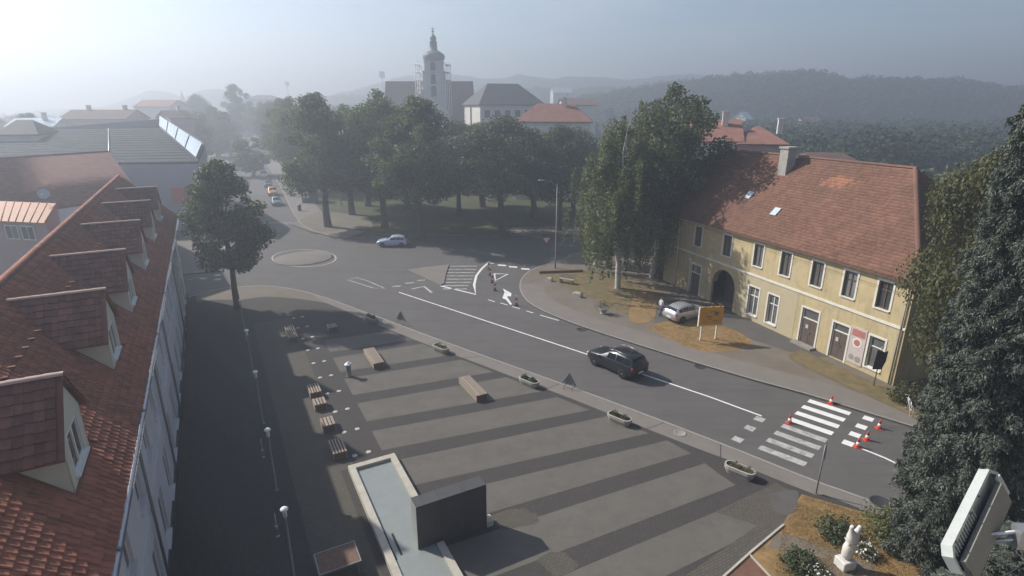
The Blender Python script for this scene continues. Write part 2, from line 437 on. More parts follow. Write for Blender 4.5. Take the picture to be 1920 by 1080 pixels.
M['flood_grey'] = mat('flood_grey', (0.19, 0.185, 0.175), 0.55, 0.15, 5, coords='obj', stain=0.5, stscale=5, stcol=(0.12, 0.115, 0.10))
M['host_wall'] = mat('host_wall', (0.36, 0.34, 0.29), 0.9, 0.15, 3.0, 0.3, 20)
M['skylight'] = mat('skylight', (0.50, 0.58, 0.62), 0.15, 0.06, 1.0, spec=0.6)
def paintmat(name, col, rough=0.3, metal=0.3):
    m = mat(name, col, rough, 0.04, 2.0, metal=metal, spec=0.5, coords='obj')
    m.node_tree.nodes['Principled BSDF'].inputs['Coat Weight'].default_value = 0.5
    return m

# ------------------------------------------------------------------ ground, roads, pavements
RZ = -0.12                                       # road level; the square, pavements and lawns stand 12 cm higher
def GR(u, v): return G(u, v, RZ)
def smooth_line(pts, k=4):
    pts = [Vector((p[0], p[1], 0)) for p in pts]
    out = []
    for i in range(len(pts) - 1):
        p0 = pts[max(i - 1, 0)]; p1 = pts[i]; p2 = pts[i + 1]; p3 = pts[min(i + 2, len(pts) - 1)]
        for j in range(k):
            t = j / k
            out.append(0.5 * ((2 * p1) + (p2 - p0) * t + (2 * p0 - 5 * p1 + 4 * p2 - p3) * t * t + (3 * p1 - p0 - 3 * p2 + p3) * t ** 3))
    out.append(pts[-1])
    return out
def strip(pts, w, side=1):
    """outline of a band of width w beside the line"""
    n = len(pts); L = []
    for i in range(n):
        d = (Vector(pts[min(i + 1, n - 1)]) - Vector(pts[max(i - 1, 0)])); d.z = 0; d.normalize()
        L.append(Vector((pts[i][0] - d.y * w * side, pts[i][1] + d.x * w * side, 0)))
    return L
def ribbon(mb, pts, w, z, side=1):
    q = strip(pts, w, side)
    for i in range(len(pts) - 1):
        a, b, c, d = pts[i], pts[i + 1], q[i + 1], q[i]
        vs = [(p[0], p[1], z) for p in (a, b, c, d)]
        mb.add(vs, [(0, 1, 2, 3)] if side > 0 else [(3, 2, 1, 0)])
def ribbon3(mb, pts, w, z0, z1, side=1):
    q = strip(pts, w, side)
    for i in range(len(pts) - 1):
        mb.prism([pts[i], pts[i + 1], q[i + 1], q[i]], z0, z1)

mb = MB(); S_ = 2600
mb.sheet([(-S_, -800), (S_, -800), (S_, 2600), (-S_, 2600)], -0.16)
mb.build('ground', M['grass'], kind='structure')

NEAR_KERB = smooth_line([G(352, 557), G(400, 543), G(450, 537), G(510, 536), G(570, 546), G(620, 561), G(700, 590), G(820, 635), G(960, 685), G(1100, 735), G(1250, 791), G(1400, 849), G(1530, 901), G(1690, 958), Vector((34.5, 8.2, 0)), Vector((44, 0.5, 0))], 3)
FAR_KERB = smooth_line([Vector((48, 84, 0)), G(1130, 468), G(1060, 484), G(1010, 500), G(984, 514), G(974, 532), G(978, 552), G(995, 570), G(1030, 588), G(1100, 615), G(1250, 663), G(1400, 708), G(1520, 741), G(1680, 790), Vector((32.3, 21.3, 0)), Vector((47, 8, 0))], 4)
PARK_KERB = smooth_line([G(466, 258), G(490, 290), G(525, 350), G(552, 405), G(585, 432), G(650, 446), G(720, 440), G(800, 440), G(900, 441), G(1000, 440), G(1090, 438), Vector((46, 92, 0))], 4)
WEST_KERB = smooth_line([PZ(-33, -60), PZ(-33, -3), PZ(-33.5, 3), G(425, 446), G(447, 420), G(440, 390), G(432, 330), G(425, 280), G(420, 262)], 4)

road = MB()
road.sheet([(p[0], p[1]) for p in ([PZ(-24.5, -60), PZ(-24.5, -0.5)] + NEAR_KERB + FAR_KERB[::-1] + PARK_KERB[::-1] + [G(440, 252)] + WEST_KERB[::-1])], RZ)
road_o = road.build('road', M['asphalt'], kind='structure')

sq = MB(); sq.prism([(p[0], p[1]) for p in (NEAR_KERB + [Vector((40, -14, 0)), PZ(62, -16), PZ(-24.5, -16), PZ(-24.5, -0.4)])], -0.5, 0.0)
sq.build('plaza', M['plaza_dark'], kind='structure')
fc = MB(); fc.prism([(p[0], p[1]) for p in (FAR_KERB + [Vector((80, 10, 0)), Vector((80, 84, 0))])], -0.5, 0.0)
fc.build('forecourt_ground', M['forecourt'], kind='structure')
pk = MB(); pk.prism([(p[0], p[1]) for p in (PARK_KERB + [Vector((60, 240, 0)), Vector((-90, 330, 0))])], -0.5, 0.0)
pk.build('park_lawn', M['grass'], kind='structure')
wp = MB(); wp.prism([(p[0], p[1]) for p in (WEST_KERB + [Vector((-190, 290, 0)), PZ(-60, -60)])], -0.5, 0.0)
wp.build('street_pavement', M['pavement'], kind='structure')

for nm, line, side, w in (('kerb', NEAR_KERB, -1, 0.16), ('kerb', FAR_KERB, 1, 0.16), ('kerb', PARK_KERB, 1, 0.2), ('kerb', WEST_KERB, 1, 0.2)):
    k = MB(); ribbon3(k, line, w, RZ - 0.1, 0.008, side); recalc(k.build(nm, M['kerb'], kind='structure'))

# concrete pavement along the square, and along the far side of the road
PI_ = smooth_line([G(600, 563), G(640, 580), G(730, 618), G(800, 646), G(900, 683), G(960, 706), G(1060, 743), G(1170, 787), G(1300, 838), G(1380, 868), G(1530, 928), G(1645, 966), Vector((33, 6, 0)), Vector((42, -2, 0))], 3)
mb = MB(); mb.sheet([(p[0], p[1]) for p in (strip(NEAR_KERB[13:], 0.18, -1) + PI_[::-1])], 0.004)
mb.build('pavement', M['pavement'], kind='structure')
mb = MB(); mb.sheet([(q[0], q[1]) for q in strip(NEAR_KERB[1:18], 0.18, -1)] + [tuple(G(*q)[:2]) for q in ((600, 566), (560, 560), (500, 556), (450, 562), (400, 562), (370, 566))], 0.003)
mb.build('square_edge_paving', M['forecourt'], kind='structure')
mb = MB()
for t in (0.02, 0.3, 0.47, 0.6, 0.7):           # the sawn joints across it
    i = int(t * (len(PI_) - 2)); a = PI_[i]; b = min(NEAR_KERB, key=lambda q: (q - a).length)
    d = (b - a).normalized(); nn = Vector((-d.y, d.x, 0)) * 0.02
    mb.sheet([a - nn, b - d * 0.2 - nn, b - d * 0.2 + nn, a + nn], 0.008)
mb.build('pavement_joint', M['dark_joint'], kind='structure')
mb = MB(); ribbon(mb, strip(FAR_KERB[20:], 0.17, 1), 2.3, 0.004, 1)
mb.build('far_pavement', M['pavement'], kind='structure')
mb = MB(); ribbon(mb, strip(PARK_KERB[2:21], 0.21, 1), 4.5, 0.004, 1)
mb.build('street_footpath', M['pavement'], kind='structure')
mb = MB(); mb.sheet([G(545, 420), G(590, 437), G(700, 425), G(690, 405), G(600, 395)], 0.006)
mb.build('path', M['forecourt'], kind='structure')
mb = MB(); mb.sheet([G(955, 437), G(1095, 440), G(1180, 445), G(1180, 432), G(1060, 424), G(960, 426)], 0.006)
mb.build('park_path', M['pavement'], kind='structure')

# the square: lighter slabs between the brick bands, a brick strip under the benches
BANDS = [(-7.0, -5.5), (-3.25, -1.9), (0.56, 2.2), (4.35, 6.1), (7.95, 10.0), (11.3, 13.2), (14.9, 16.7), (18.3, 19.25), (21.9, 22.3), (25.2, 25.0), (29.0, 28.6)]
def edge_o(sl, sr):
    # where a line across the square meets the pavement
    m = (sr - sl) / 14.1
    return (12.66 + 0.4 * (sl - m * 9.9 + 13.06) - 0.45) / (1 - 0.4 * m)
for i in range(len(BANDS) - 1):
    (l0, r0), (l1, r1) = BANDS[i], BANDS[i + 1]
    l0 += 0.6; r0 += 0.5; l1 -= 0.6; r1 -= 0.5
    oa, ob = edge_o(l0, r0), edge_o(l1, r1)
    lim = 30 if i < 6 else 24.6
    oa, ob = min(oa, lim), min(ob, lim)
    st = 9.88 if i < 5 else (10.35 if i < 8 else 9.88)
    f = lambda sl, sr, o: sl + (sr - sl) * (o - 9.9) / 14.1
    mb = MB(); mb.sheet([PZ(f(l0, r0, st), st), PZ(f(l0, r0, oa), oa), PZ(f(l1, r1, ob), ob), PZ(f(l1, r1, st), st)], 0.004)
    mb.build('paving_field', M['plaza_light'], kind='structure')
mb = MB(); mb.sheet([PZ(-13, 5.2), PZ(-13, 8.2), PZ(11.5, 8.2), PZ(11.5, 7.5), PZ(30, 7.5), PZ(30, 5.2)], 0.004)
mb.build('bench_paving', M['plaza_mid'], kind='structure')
mb = MB(); mb.sheet([G(1455, 905), G(1500, 930), G(1468, 985), G(1350, 1090), G(1270, 1090), G(1420, 985), G(1340, 960)], 0.005)
mb.build('brick_paving', M['plaza_mid'], kind='structure')

for poly, m in (([(915, 966), (978, 953), (1008, 975), (950, 992)], 'plaza_mid'), ([(1008, 1047), (1052, 1034), (1082, 1062), (1040, 1082)], 'plaza_mid'), ([(1441, 926), (1494, 921), (1489, 962), (1450, 958)], 'asphalt_old')):
    q = smooth_line([G(*a) for a in poly] + [G(*poly[0])], 5)[:-1]
    mb = MB(); mb.sheet([(a[0] + random.uniform(-0.08, 0.08), a[1] + random.uniform(-0.08, 0.08)) for a in q], 0.0095)
    mb.build('paving_patch', M[m], kind='structure')
# dry grass garden bottom right with its edging and path
mb = MB(); mb.sheet([G(1503, 927), G(1640, 967), Vector((33, 5.9, 0)), Vector((40, -6, 0)), Vector((8, -6, 0)), G(1330, 1105), G(1465, 986)], 0.008)
mb.build('dry_lawn', M['dry_grass'], kind='structure')
mb = MB(); mb.sheet([G(1455, 1000), G(1500, 1008), G(1560, 1030), G(1640, 1062), G(1640, 1085), G(1560, 1085), G(1500, 1045), G(1440, 1025)], 0.012)
mb.build('garden_path', M['forecourt'], kind='structure')
mb = MB(); mb.sheet([G(1406, 1044), G(1442, 1083), G(1350, 1095)], 0.012)
mb.build('garden_bed', M['rust_brown'], kind='structure')
mb = MB(); ribbon3(mb, [G(1467, 984), G(1405, 1036), G(1345, 1090)], 0.09, 0.0, 0.07, 1); ribbon3(mb, [G(1404, 1041), G(1445, 1085)], 0.07, 0.0, 0.06, 1)
recalc(mb.build('garden_edging', M['stone_light'], kind='structure'))

# verges on the far side
for kz, (nm, poly, m) in enumerate((('verge', [(1213, 613), (1250, 602), (1300, 598), (1360, 612), (1410, 640), (1385, 655), (1330, 660), (1280, 648)], 'dry_grass'),
                    ('verge', [(1010, 515), (1100, 506), (1230, 540), (1240, 575), (1180, 590), (1110, 560)], 'verge'),
                    ('verge', [(1230, 560), (1195, 545), (1180, 600), (1225, 600)], 'dry_grass'),
                    ('verge', [(1500, 655), (1680, 735), (1760, 760), (1760, 800), (1670, 762), (1560, 712), (1480, 672)], 'verge'))):
    mb = MB(); mb.sheet([(p[0], p[1]) for p in smooth_line([G(*p) for p in poly] + [G(*poly[0])], 4)[:-1]], 0.008 + 0.004 * kz)
    mb.build(nm, M[m], kind='structure')
mb = MB(); mb.sheet([G(1225, 606), G(1300, 597), G(1420, 640), G(1520, 672), G(1555, 668), G(1420, 606), G(1300, 560), G(1235, 565)], 0.005)
mb.build('driveway', M['asphalt_old'], kind='structure')

# ------------------------------------------------------------------ road markings
def mark(name, pts, m='paint', parent=None, z=RZ + 0.005):
    mb = MB(); mb.sheet([(p[0], p[1]) for p in pts], z)
    return mb.build(name, M[m], parent, kind=None if parent else 'structure')
def stroke(name, pts, w, m='paint'):
    mb = MB(); L = [GR(*p) for p in pts]; L = [Vector((p.x, p.y, 0)) for p in L]
    d = strip(L, w / 2, -1); ribbon(mb, d, w, RZ + 0.005, 1)
    return mb.build(name, M[m], kind='structure')
stroke('centre_line', [(748, 548), (900, 598), (1100, 664), (1220, 707), (1330, 744), (1428, 780)], 0.14)
stroke('centre_line', [(1608, 838), (1660, 859), (1712, 884), (1760, 905)], 0.14)
cw = empty('crosswalk', GR(1510, 810)); cw['kind'] = 'structure'
A_ = [(1516, 751), (1504, 761), (1492, 771), (1480, 783), (1468, 796), (1454, 811), (1440, 822), (1424, 838)]
B_ = [(1594, 776), (1584, 788), (1575, 800), (1563, 812), (1550, 826), (1538, 840), (1526, 854), (1511, 871)]
a0, a1, b0, b1 = GR(*A_[0]), GR(*A_[-1]), GR(*B_[0]), GR(*B_[-1])
for i in range(8):
    t = i / 7
    a = a0.lerp(a1, t); b = b0.lerp(b1, t); dd = (a1 - a0).normalized() * 0.25
    o = mark('stripe', [a - dd, b - dd, b + dd, a + dd], 'paint' if i < 4 else 'paint_worn', cw)
    o.location = -cw.location
for grp, m in (([(1628, 785), (1615, 800), (1603, 815), (1590, 831)], 'paint'), ([(1424, 786), (1406, 803), (1383, 824)], 'paint_worn')):
    for p in grp:
        c = GR(*p); d1 = (b0 - a0).normalized() * 0.27; d2 = (a1 - a0).normalized() * 0.27
        mark('yield_dash', [c - d1 - d2, c + d1 - d2, c + d1 + d2, c - d1 + d2], m)
for p in [(743, 537), (767, 531), (789, 526)]:
    c = GR(*p); mark('yield_dash', [c + Vector(q) for q in ((-0.45, -0.2, 0), (0.4, 0.0, 0), (0.5, 0.35, 0), (-0.35, 0.15, 0))], 'paint_worn')
stroke('yield_triangle', [(772, 542), (795, 537), (810, 549)], 0.28, 'paint_worn')
for p in [(919, 494), (941, 498), (962, 501), (985, 505)]:
    c = GR(*p); mark('yield_dash', [c + Vector(q) for q in ((-0.5, 0.0, 0), (0.45, -0.25, 0), (0.5, 0.25, 0), (-0.45, 0.5, 0))])
stroke('yield_triangle', [(927, 513), (952, 514), (929, 526), (927, 513)], 0.22)
# white turn arrow
mb = MB(); q = [GR(*p) for p in [(957, 572), (949, 562), (942, 559), (946, 548), (943, 541), (959, 550), (958, 556), (951, 555), (952, 559), (960, 570)]]
mark('turn_arrow', q)
for a, b in (((915, 562), (928, 566)), ((938, 568), (952, 572)), ((960, 575), (975, 579)), ((987, 583), (1000, 587)), ((1013, 591), (1048, 601))):
    stroke('edge_dash', [a, b], 0.12)
for p in [(381, 522), (408, 507), (408, 516), (408, 524)]:
    c = GR(*p); mark('yield_dash', [c + Vector(q) for q in ((-0.35, -0.3, 0), (0.35, -0.3, 0), (0.35, 0.3, 0), (-0.35, 0.3, 0))], 'paint_worn')
stroke('edge_line', [(352, 512), (400, 508)], 0.12, 'paint_worn'); stroke('edge_line', [(352, 525), (376, 519)], 0.12, 'paint_worn')
stroke('lane_loop', [(652, 525), (668, 520), (690, 527), (722, 541), (700, 540), (668, 530), (652, 525)], 0.14, 'paint_worn')
stroke('stop_line', [(490, 418), (548, 418)], 0.3, 'paint_worn')
# splitter island with its hatching
isl = MB(); isl.prism([(p[0], p[1]) for p in [GR(763, 507), GR(790, 503), GR(842, 497), GR(836, 515), GR(833, 532), GR(826, 536), GR(790, 519)]], RZ - 0.02, RZ + 0.1)
isl.build('splitter_island', M['pavement'], kind='structure')
for i in range(8):
    v = 499 + i * 6.1; l = 851 - i * 1.6; r = 895 - i * 2.2 - (i > 5) * 4
    stroke('hatch_line', [(l - 10, v), (r, v)], 0.26, 'paint_worn')
stroke('island_outline', [(826, 536), (892, 552), (889, 534), (893, 517), (903, 504), (914, 494)], 0.26)
rb = MB(); rb.lathe([(3.5, 0.0), (3.3, 0.06), (1.5, 0.16), (0.02, 0.19)], 40, tuple(GR(570, 484)))
rb.build('mini_roundabout', M['pavement'], kind='structure')
stroke('roundabout_ring', [(570 + 60 * math.cos(t / 24 * 2 * math.pi), 484 - 16 * math.sin(t / 24 * 2 * math.pi)) for t in range(25)], 0.18, 'paint_worn')
# covers in road and pavement
def cover(u, v, lvl, m, r, what, k):
    mb = MB(); p = G(u, v, lvl); mb.lathe([(r, 0), (r, 0.012), (r * 0.86, 0.014), (r * 0.84, 0.008), (0.02, 0.008)], 20, (0, 0, 0))
    o = mb.build('manhole_cover', M[m], label=what, cat='manhole cover', group='manhole covers'); o.location = p + Vector((0, 0, 0.004))
cover(1090, 618, RZ, 'dark_metal', 0.42, 'dark round manhole cover at far road edge behind the black suv', 0)
cover(1312, 687, RZ, 'dark_metal', 0.40, 'dark round manhole cover in the far lane below the orange billboard', 0)
cover(708, 598, RZ, 'dark_metal', 0.40, 'dark manhole cover in road near the start of the kerb bend', 0)
cover(1275, 812, 0.004, 'kerb', 0.36, 'pale round cover in concrete pavement between two planters', 0)
cover(1650, 941, 0.004, 'dark_metal', 0.46, 'dark cover in pavement beside the dry grass', 0)

# grass blades standing in the dry lawn and the verges
def inside(x, y, poly):
    c = False; n = len(poly)
    for i in range(n):
        a, b = poly[i], poly[i - 1]
        if (a[1] > y) != (b[1] > y) and x < (b[0] - a[0]) * (y - a[1]) / (b[1] - a[1]) + a[0]: c = not c
    return c
def blades(name, poly, n, label, hgt=0.06, m='blade_dry'):
    poly = [(p[0], p[1]) for p in poly]
    x0, x1 = min(p[0] for p in poly), max(p[0] for p in poly); y0, y1 = min(p[1] for p in poly), max(p[1] for p in poly)
    P = []
    while len(P) < n:
        x, y = random.uniform(x0, x1), random.uniform(y0, y1)
        if inside(x, y, poly) and math.sin(x * 3.1 + 1.7 * math.sin(y * 2.3)) * math.cos(y * 2.7) > random.uniform(-1.2, 0.7): P.append((x, y))
    P = np.array(P); a = RNG.uniform(0, 6.28, n); h = hgt * RNG.uniform(0.4, 1.3, n); w = 0.009 * RNG.uniform(0.6, 1.5, n)
    d = np.stack([np.cos(a) * w, np.sin(a) * w, np.zeros(n)], 1); B = np.stack([P[:, 0], P[:, 1], np.full(n, 0.004)], 1)
    T = B + np.stack([RNG.normal(size=n) * 0.05, RNG.normal(size=n) * 0.05, h], 1)
    V = np.stack([B - d, B + d, T + d * 0.2, T - d * 0.2], 1)
    o = link(name, quads_mesh(name, V, M[m])); tag(o, label, 'grass', None, 'stuff')
blades('dry_grass', [G(1503, 929), G(1640, 969), G(1720, 1010), G(1720, 1080), G(1450, 1085), G(1468, 990)], 15000, 'dry brown grass of the garden around the statue')
blades('verge_grass', [G(1213, 613), G(1250, 602), G(1300, 598), G(1360, 612), G(1410, 640), G(1385, 655), G(1330, 660), G(1280, 648)], 6000, 'dry grass under the orange billboard', 0.07)
blades('corner_grass', [G(1010, 515), G(1100, 506), G(1230, 540), G(1240, 575), G(1180, 590), G(1110, 560)], 6000, 'thin brown grass under the birches', 0.07)

# ------------------------------------------------------------------ roof tiles
TW, TE = 0.21, 0.27
def tile_shape(w=TW, e=TE):
    prof = [(0.0, 0.018), (0.04, 0.033), (0.08, 0.02), (0.13, 0.010), (w, 0.013)]
    v = []; f = []
    for y, lift in ((-0.025, 0.040), (e + 0.025, 0.0)):
        for x, z in prof: v.append((x, y, z + lift))
    for x, z in prof: v.append((x, -0.03, z * 0.2 + 0.004))
    n = len(prof)
    for i in range(n - 1):
        f.append((i, i + 1, n + i + 1, n + i))
        f.append((i + 1, i, 2 * n + i, 2 * n + i + 1))
    return np.array(v), f
TV, TF = tile_shape()
def tile_mesh(m):
    me = bpy.data.meshes.new('tile'); me.from_pydata([tuple(p) for p in TV], [], TF)
    me.materials.append(m); me.update(); return me
def tile_grid(org, X, U, length, slope, keep=None, w=TW, e=TE):
    """list of (origin, x axis, up axis, normal) of tiles on a slope"""
    org, X, U = Vector(org), Vector(X).normalized(), Vector(U).normalized()
    N_ = X.cross(U).normalized(); out = []
    for r in range(int(slope / e)):
        for c in range(int(length / w)):
            x, u = c * w, r * e
            if keep and not keep(x + w / 2, u + e / 2): continue
            j = random.uniform(-0.014, 0.014)
            out.append((org + X * x + U * (u + j) + N_ * random.uniform(0, 0.012), X, U, N_))
    return out
def joined_tiles(name, tiles, m, parent, **k):
    n = len(tiles)
    if not n: return None
    nv = len(TV)
    O_ = np.array([t[0] for t in tiles]); X_ = np.array([t[1] for t in tiles]); U_ = np.array([t[2] for t in tiles]); N_ = np.array([t[3] for t in tiles])
    V = O_[:, None] + TV[None, :, 0, None] * X_[:, None] + TV[None, :, 1, None] * U_[:, None] + TV[None, :, 2, None] * N_[:, None]
    F = np.array(TF)
    FF = (F[None] + (np.arange(n) * nv)[:, None, None]).reshape(-1, 4)
    me = bpy.data.meshes.new(name)
    me.vertices.add(n * nv); me.vertices.foreach_set('co', V.reshape(-1).astype(np.float32))
    nf = len(FF); me.loops.add(nf * 4); me.polygons.add(nf)
    me.loops.foreach_set('vertex_index', FF.reshape(-1).astype(np.int32))
    me.polygons.foreach_set('loop_start', np.arange(0, nf * 4, 4, dtype=np.int32))
    me.materials.append(m); me.update(calc_edges=True)
    o = link(name, me, parent); o['kind'] = 'stuff'
    return o
def single_tiles(tiles, me, parent, name='tile'):
    for t in tiles:
        o = link(name, me, parent)
        M4 = Matrix((t[1], t[2], t[3])).transposed().to_4x4(); M4.translation = t[0]
        o.matrix_local = M4
def ridge_cap(m, L=0.42, r=0.13):
    mb = MB(); n = 6
    vs = []
    for x, rr in ((-0.02, r * 1.08), (L + 0.03, r * 0.95)):
        for i in range(n + 1):
            t = math.pi * i / n
            vs.append((x, -rr * math.cos(t), rr * math.sin(t) * 0.75 - 0.02))
    mb.add(vs, [(i, i + 1, n + 2 + i, n + 1 + i) for i in range(n)], True)
    mb.add(vs[:n + 1], [tuple(range(n + 1))])
    return mb.mesh('ridge_tile', m)

def wall_holes(mb, W_, H_, holes, depth=0.22, flip=False):
    """wall in the XZ plane at y=0 facing -Y, with rectangular openings and their reveals"""
    xs = sorted(set([0.0, W_] + [h[0] for h in holes] + [h[1] for h in holes]))
    zs = sorted(set([0.0, H_] + [h[2] for h in holes] + [h[3] for h in holes]))
    for i in range(len(xs) - 1):
        for j in range(len(zs) - 1):
            cx, cz = (xs[i] + xs[i + 1]) / 2, (zs[j] + zs[j + 1]) / 2
            if any(h[0] < cx < h[1] and h[2] < cz < h[3] for h in holes): continue
            mb.add([(xs[i], 0, zs[j]), (xs[i + 1], 0, zs[j]), (xs[i + 1], 0, zs[j + 1]), (xs[i], 0, zs[j + 1])], [(0, 1, 2, 3)])
    for x0, x1, z0, z1 in holes:
        a = [(x0, 0, z0), (x1, 0, z0), (x1, 0, z1), (x0, 0, z1)]; b = [(x, depth, z) for x, y, z in a]
        mb.add(a + b, [(0, 4, 5, 1), (1, 5, 6, 2), (2, 6, 7, 3), (3, 7, 4, 0)])
    return mb

def window(parent, x0, x1, z0, z1, y, m_frame, m_glass, bars=1, cross=True, sill=True, surround=None):
    """window set in an opening of a wall facing -Y; y is the plane of the glass"""
    f = MB(); t = 0.07
    f.bx(x0, x1, y - 0.05, y + 0.03, z0, z0 + t).bx(x0, x1, y - 0.05, y + 0.03, z1 - t, z1)
    f.bx(x0, x0 + t, y - 0.05, y + 0.03, z0 + t, z1 - t).bx(x1 - t, x1, y - 0.05, y + 0.03, z0 + t, z1 - t)
    for b in range(bars):
        xc = x0 + (x1 - x0) * (b + 1) / (bars + 1); f.bx(xc - t / 2, xc + t / 2, y - 0.045, y + 0.02, z0 + t, z1 - t)
    if cross:
        zc = z0 + (z1 - z0) * 0.68; f.bx(x0 + t, x1 - t, y - 0.04, y + 0.02, zc - t / 2, zc + t / 2)
    fo = f.build('window', m_frame, parent)
    g = MB(); g.add([(x0, y + 0.01, z0), (x1, y + 0.01, z0), (x1, y + 0.01, z1), (x0, y + 0.01, z1)], [(0, 1, 2, 3)])
    g.build('pane', m_glass, fo)
    if sill: MB().bx(x0 - 0.08, x1 + 0.08, -0.10, y - 0.06, z0 - 0.07, z0 + 0.005).build('sill', M['trim_white'], fo)
    if surround:
        s = MB(); w = 0.14
        s.bx(x0 - w, x0, -0.035, 0.004, z0, z1 + w).bx(x1, x1 + w, -0.035, 0.004, z0, z1 + w).bx(x0, x1, -0.035, 0.004, z1, z1 + w)
        s.build('surround', surround, fo)
    return fo

# ------------------------------------------------------------------ long building with dormers along the square
LB = empty('long_building', PZ(0, 0), PA, 'long grey walled building with red tiled roof and six dormers beside the square', 'building')
S0, S1 = -24.0, 30.0
EY, EZ, RY, RZ_ = 0.45, 7.95, -3.5, 11.9         # eave and ridge (distance from wall, height)
# the long wall: local frame has the wall facing +Y, so build it mirrored
wl = empty('tmp')
wh = []
for s in np.arange(S0 + 2.2, S1 - 1, 3.4):
    wh.append((s - S0, s - S0 + 1.1, 4.7, 6.3)); 
    wh.append((s - S0, s - S0 + 1.3, 0.5 if int(s) % 3 else 0.05, 2.8))
wm = MB(); wall_holes(wm, S1 - S0, 8.0, wh)
wm.v = [(S1 - x, -y, z) for x, y, z in wm.v]      # mirrored so that it faces the square
wm.bx(S0, S1, -7.4, -0.24, 0, 7.9)
wall_o = wm.build('wall', M['wall_grey'], LB)
for x0, x1, z0, z1 in wh:
    sx = S1 - (x0 + x1) / 2; w = x1 - x0
    fm = MB(); t = 0.07
    fm.bx(sx - w / 2, sx + w / 2, -0.16, -0.10, z0, z0 + t).bx(sx - w / 2, sx + w / 2, -0.16, -0.10, z1 - t, z1).bx(sx - w / 2, sx - w / 2 + t, -0.16, -0.10, z0 + t, z1 - t).bx(sx + w / 2 - t, sx + w / 2, -0.16, -0.10, z0 + t, z1 - t).bx(sx - 0.03, sx + 0.03, -0.155, -0.105, z0 + t, z1 - t)
    fo = fm.build('window', M['frame_white'], LB)
    MB().add([(sx - w / 2, -0.13, z0), (sx - w / 2, -0.13, z1), (sx + w / 2, -0.13, z1), (sx + w / 2, -0.13, z0)], [(0, 1, 2, 3)]).build('pane', M['glass'], fo)
    MB().bx(sx - w / 2 - 0.06, sx + w / 2 + 0.06, -0.09, 0.09, z0 - 0.07, z0 + 0.004).build('sill', M['wall_grey'], fo)
bpy.data.objects.remove(wl)
MB().bx(S0, S1, 0.0, 0.07, 0.0, 0.5).build('plinth', M['dark_stone'], LB)
MB().bx(S0, S1, 0.0, 0.06, 3.65, 3.85).build('string_course', M['wall_grey'], LB)
gm = MB()
for i in range(40):
    pass
gut = MB()
n = 6; vs = []
for x in (S0 - 0.2, S1):
    for i in range(n + 1):
        t = math.pi + math.pi * i / n
        vs.append((x, EY + 0.10 + 0.085 * math.cos(t), EZ - 0.02 + 0.085 * math.sin(t)))
gut.add(vs, [(i, i + 1, n + 2 + i, n + 1 + i) for i in range(n)], True)
gut.build('gutter', M['steel'], LB)
for s in (-12.5, 1.6, 8.4, 16.2, 23.5):
    d = MB(); d.path([(s, EY + 0.08, EZ - 0.06), (s, 0.12, EZ - 0.55), (s, 0.12, 0.0)], 0.055, 8)
    d.build('downpipe', M['grey_metal'], LB)
sl = math.hypot(EY - RY, RZ_ - EZ)
U_ = Vector((0, RY - EY, RZ_ - EZ)).normalized()
NN = Vector((0, U_.z, -U_.y))
roof = MB()
roof.add([(S0 - 0.3, EY, EZ), (S1, EY, EZ), (S1, RY, RZ_), (S0 - 0.3, RY, RZ_), (S0 - 0.3, RY - 3.95, EZ), (S1, RY - 3.95, EZ)], [(0, 1, 2, 3), (3, 2, 5, 4), (0, 3, 4)])
roof.add([(S0 - 0.3, EY, EZ - 0.12), (S1, EY, EZ - 0.12), (S1, 0, EZ - 0.12), (S0 - 0.3, 0, EZ - 0.12), (S0 - 0.3, EY, EZ), (S1, EY, EZ)], [(0, 3, 2, 1), (0, 1, 5, 4)])
roof_o = roof.build('roof', M['tile_dark'], LB)
DORM = [20.9, 13.1, 6.4, -1.5, -9.6, -17.4]
DHW, DFY, DEZ, DRZ = 1.45, -0.38, 10.1, 11.5       # half width, front plane, eave and ridge height
def z_roof(y): return EZ + (EY - y) * (RZ_ - EZ) / (EY - RY)
def keep_main(x, u):
    s = S1 - x; y = EY + U_.y * u
    for d in DORM:
        if abs(s - d) < DHW - 0.05 and -3.0 + abs(s - d) * 0.7 < y < DFY + 0.1: return False
    return True
tiles = tile_grid((S1, EY, EZ), (-1, 0, 0), U_, S1 - S0 + 0.2, sl, keep_main)
LBM = Matrix.Translation(PZ(0, 0)) @ Matrix.Rotation(PA, 4, 'Z')
def seen(t, margin=10):
    p = project(LBM @ t[0]); return -margin < p[0] < 1920 + margin and -margin < p[1] < 1080 + margin
def dist(t): return (LBM @ t[0] - Vector((0, 0, CAMH))).length
vis = sorted([i for i in range(len(tiles)) if seen(tiles[i])], key=lambda i: dist(tiles[i]))[:300]
vs_ = set(vis)
tm = tile_mesh(M['tile_red'])
single_tiles([tiles[i] for i in vis], tm, roof_o)
joined_tiles('distant_tiles', [t for i, t in enumerate(tiles) if i not in vs_], M['tile_red'], roof_o)
joined_tiles('back_tiles', tile_grid((S0 - 0.2, RY - 3.95, EZ), (1, 0, 0), (0, 3.95, 3.95), S1 - S0, sl), M['tile_red'], roof_o)
rc = ridge_cap(M['tile_red'])
for s in np.arange(S0 - 0.3, S1 - 0.3, 0.42):
    o = link('ridge_tile', rc, roof_o); o.location = (s, RY, RZ_ + 0.05)
rcm = ridge_cap(M['mortar'], 0.36, 0.10)
dt = tile_mesh(M['tile_dark'])
sg = MB(); sg.bx(-0.05, 0.05, -0.10, 0.12, 0.0, 0.07)
sgm = sg.mesh('snow_guard', M['tile_dark'])
for s in np.arange(S0 + 1, S1 - 1, 0.78):
    for yy in (-2.2, -1.0):
        if keep_main(S1 - s, (EY - yy) / -U_.y) and yy == -2.2:
            o = link('snow_guard', sgm, roof_o); o.location = (s, yy, z_roof(yy) + 0.07)
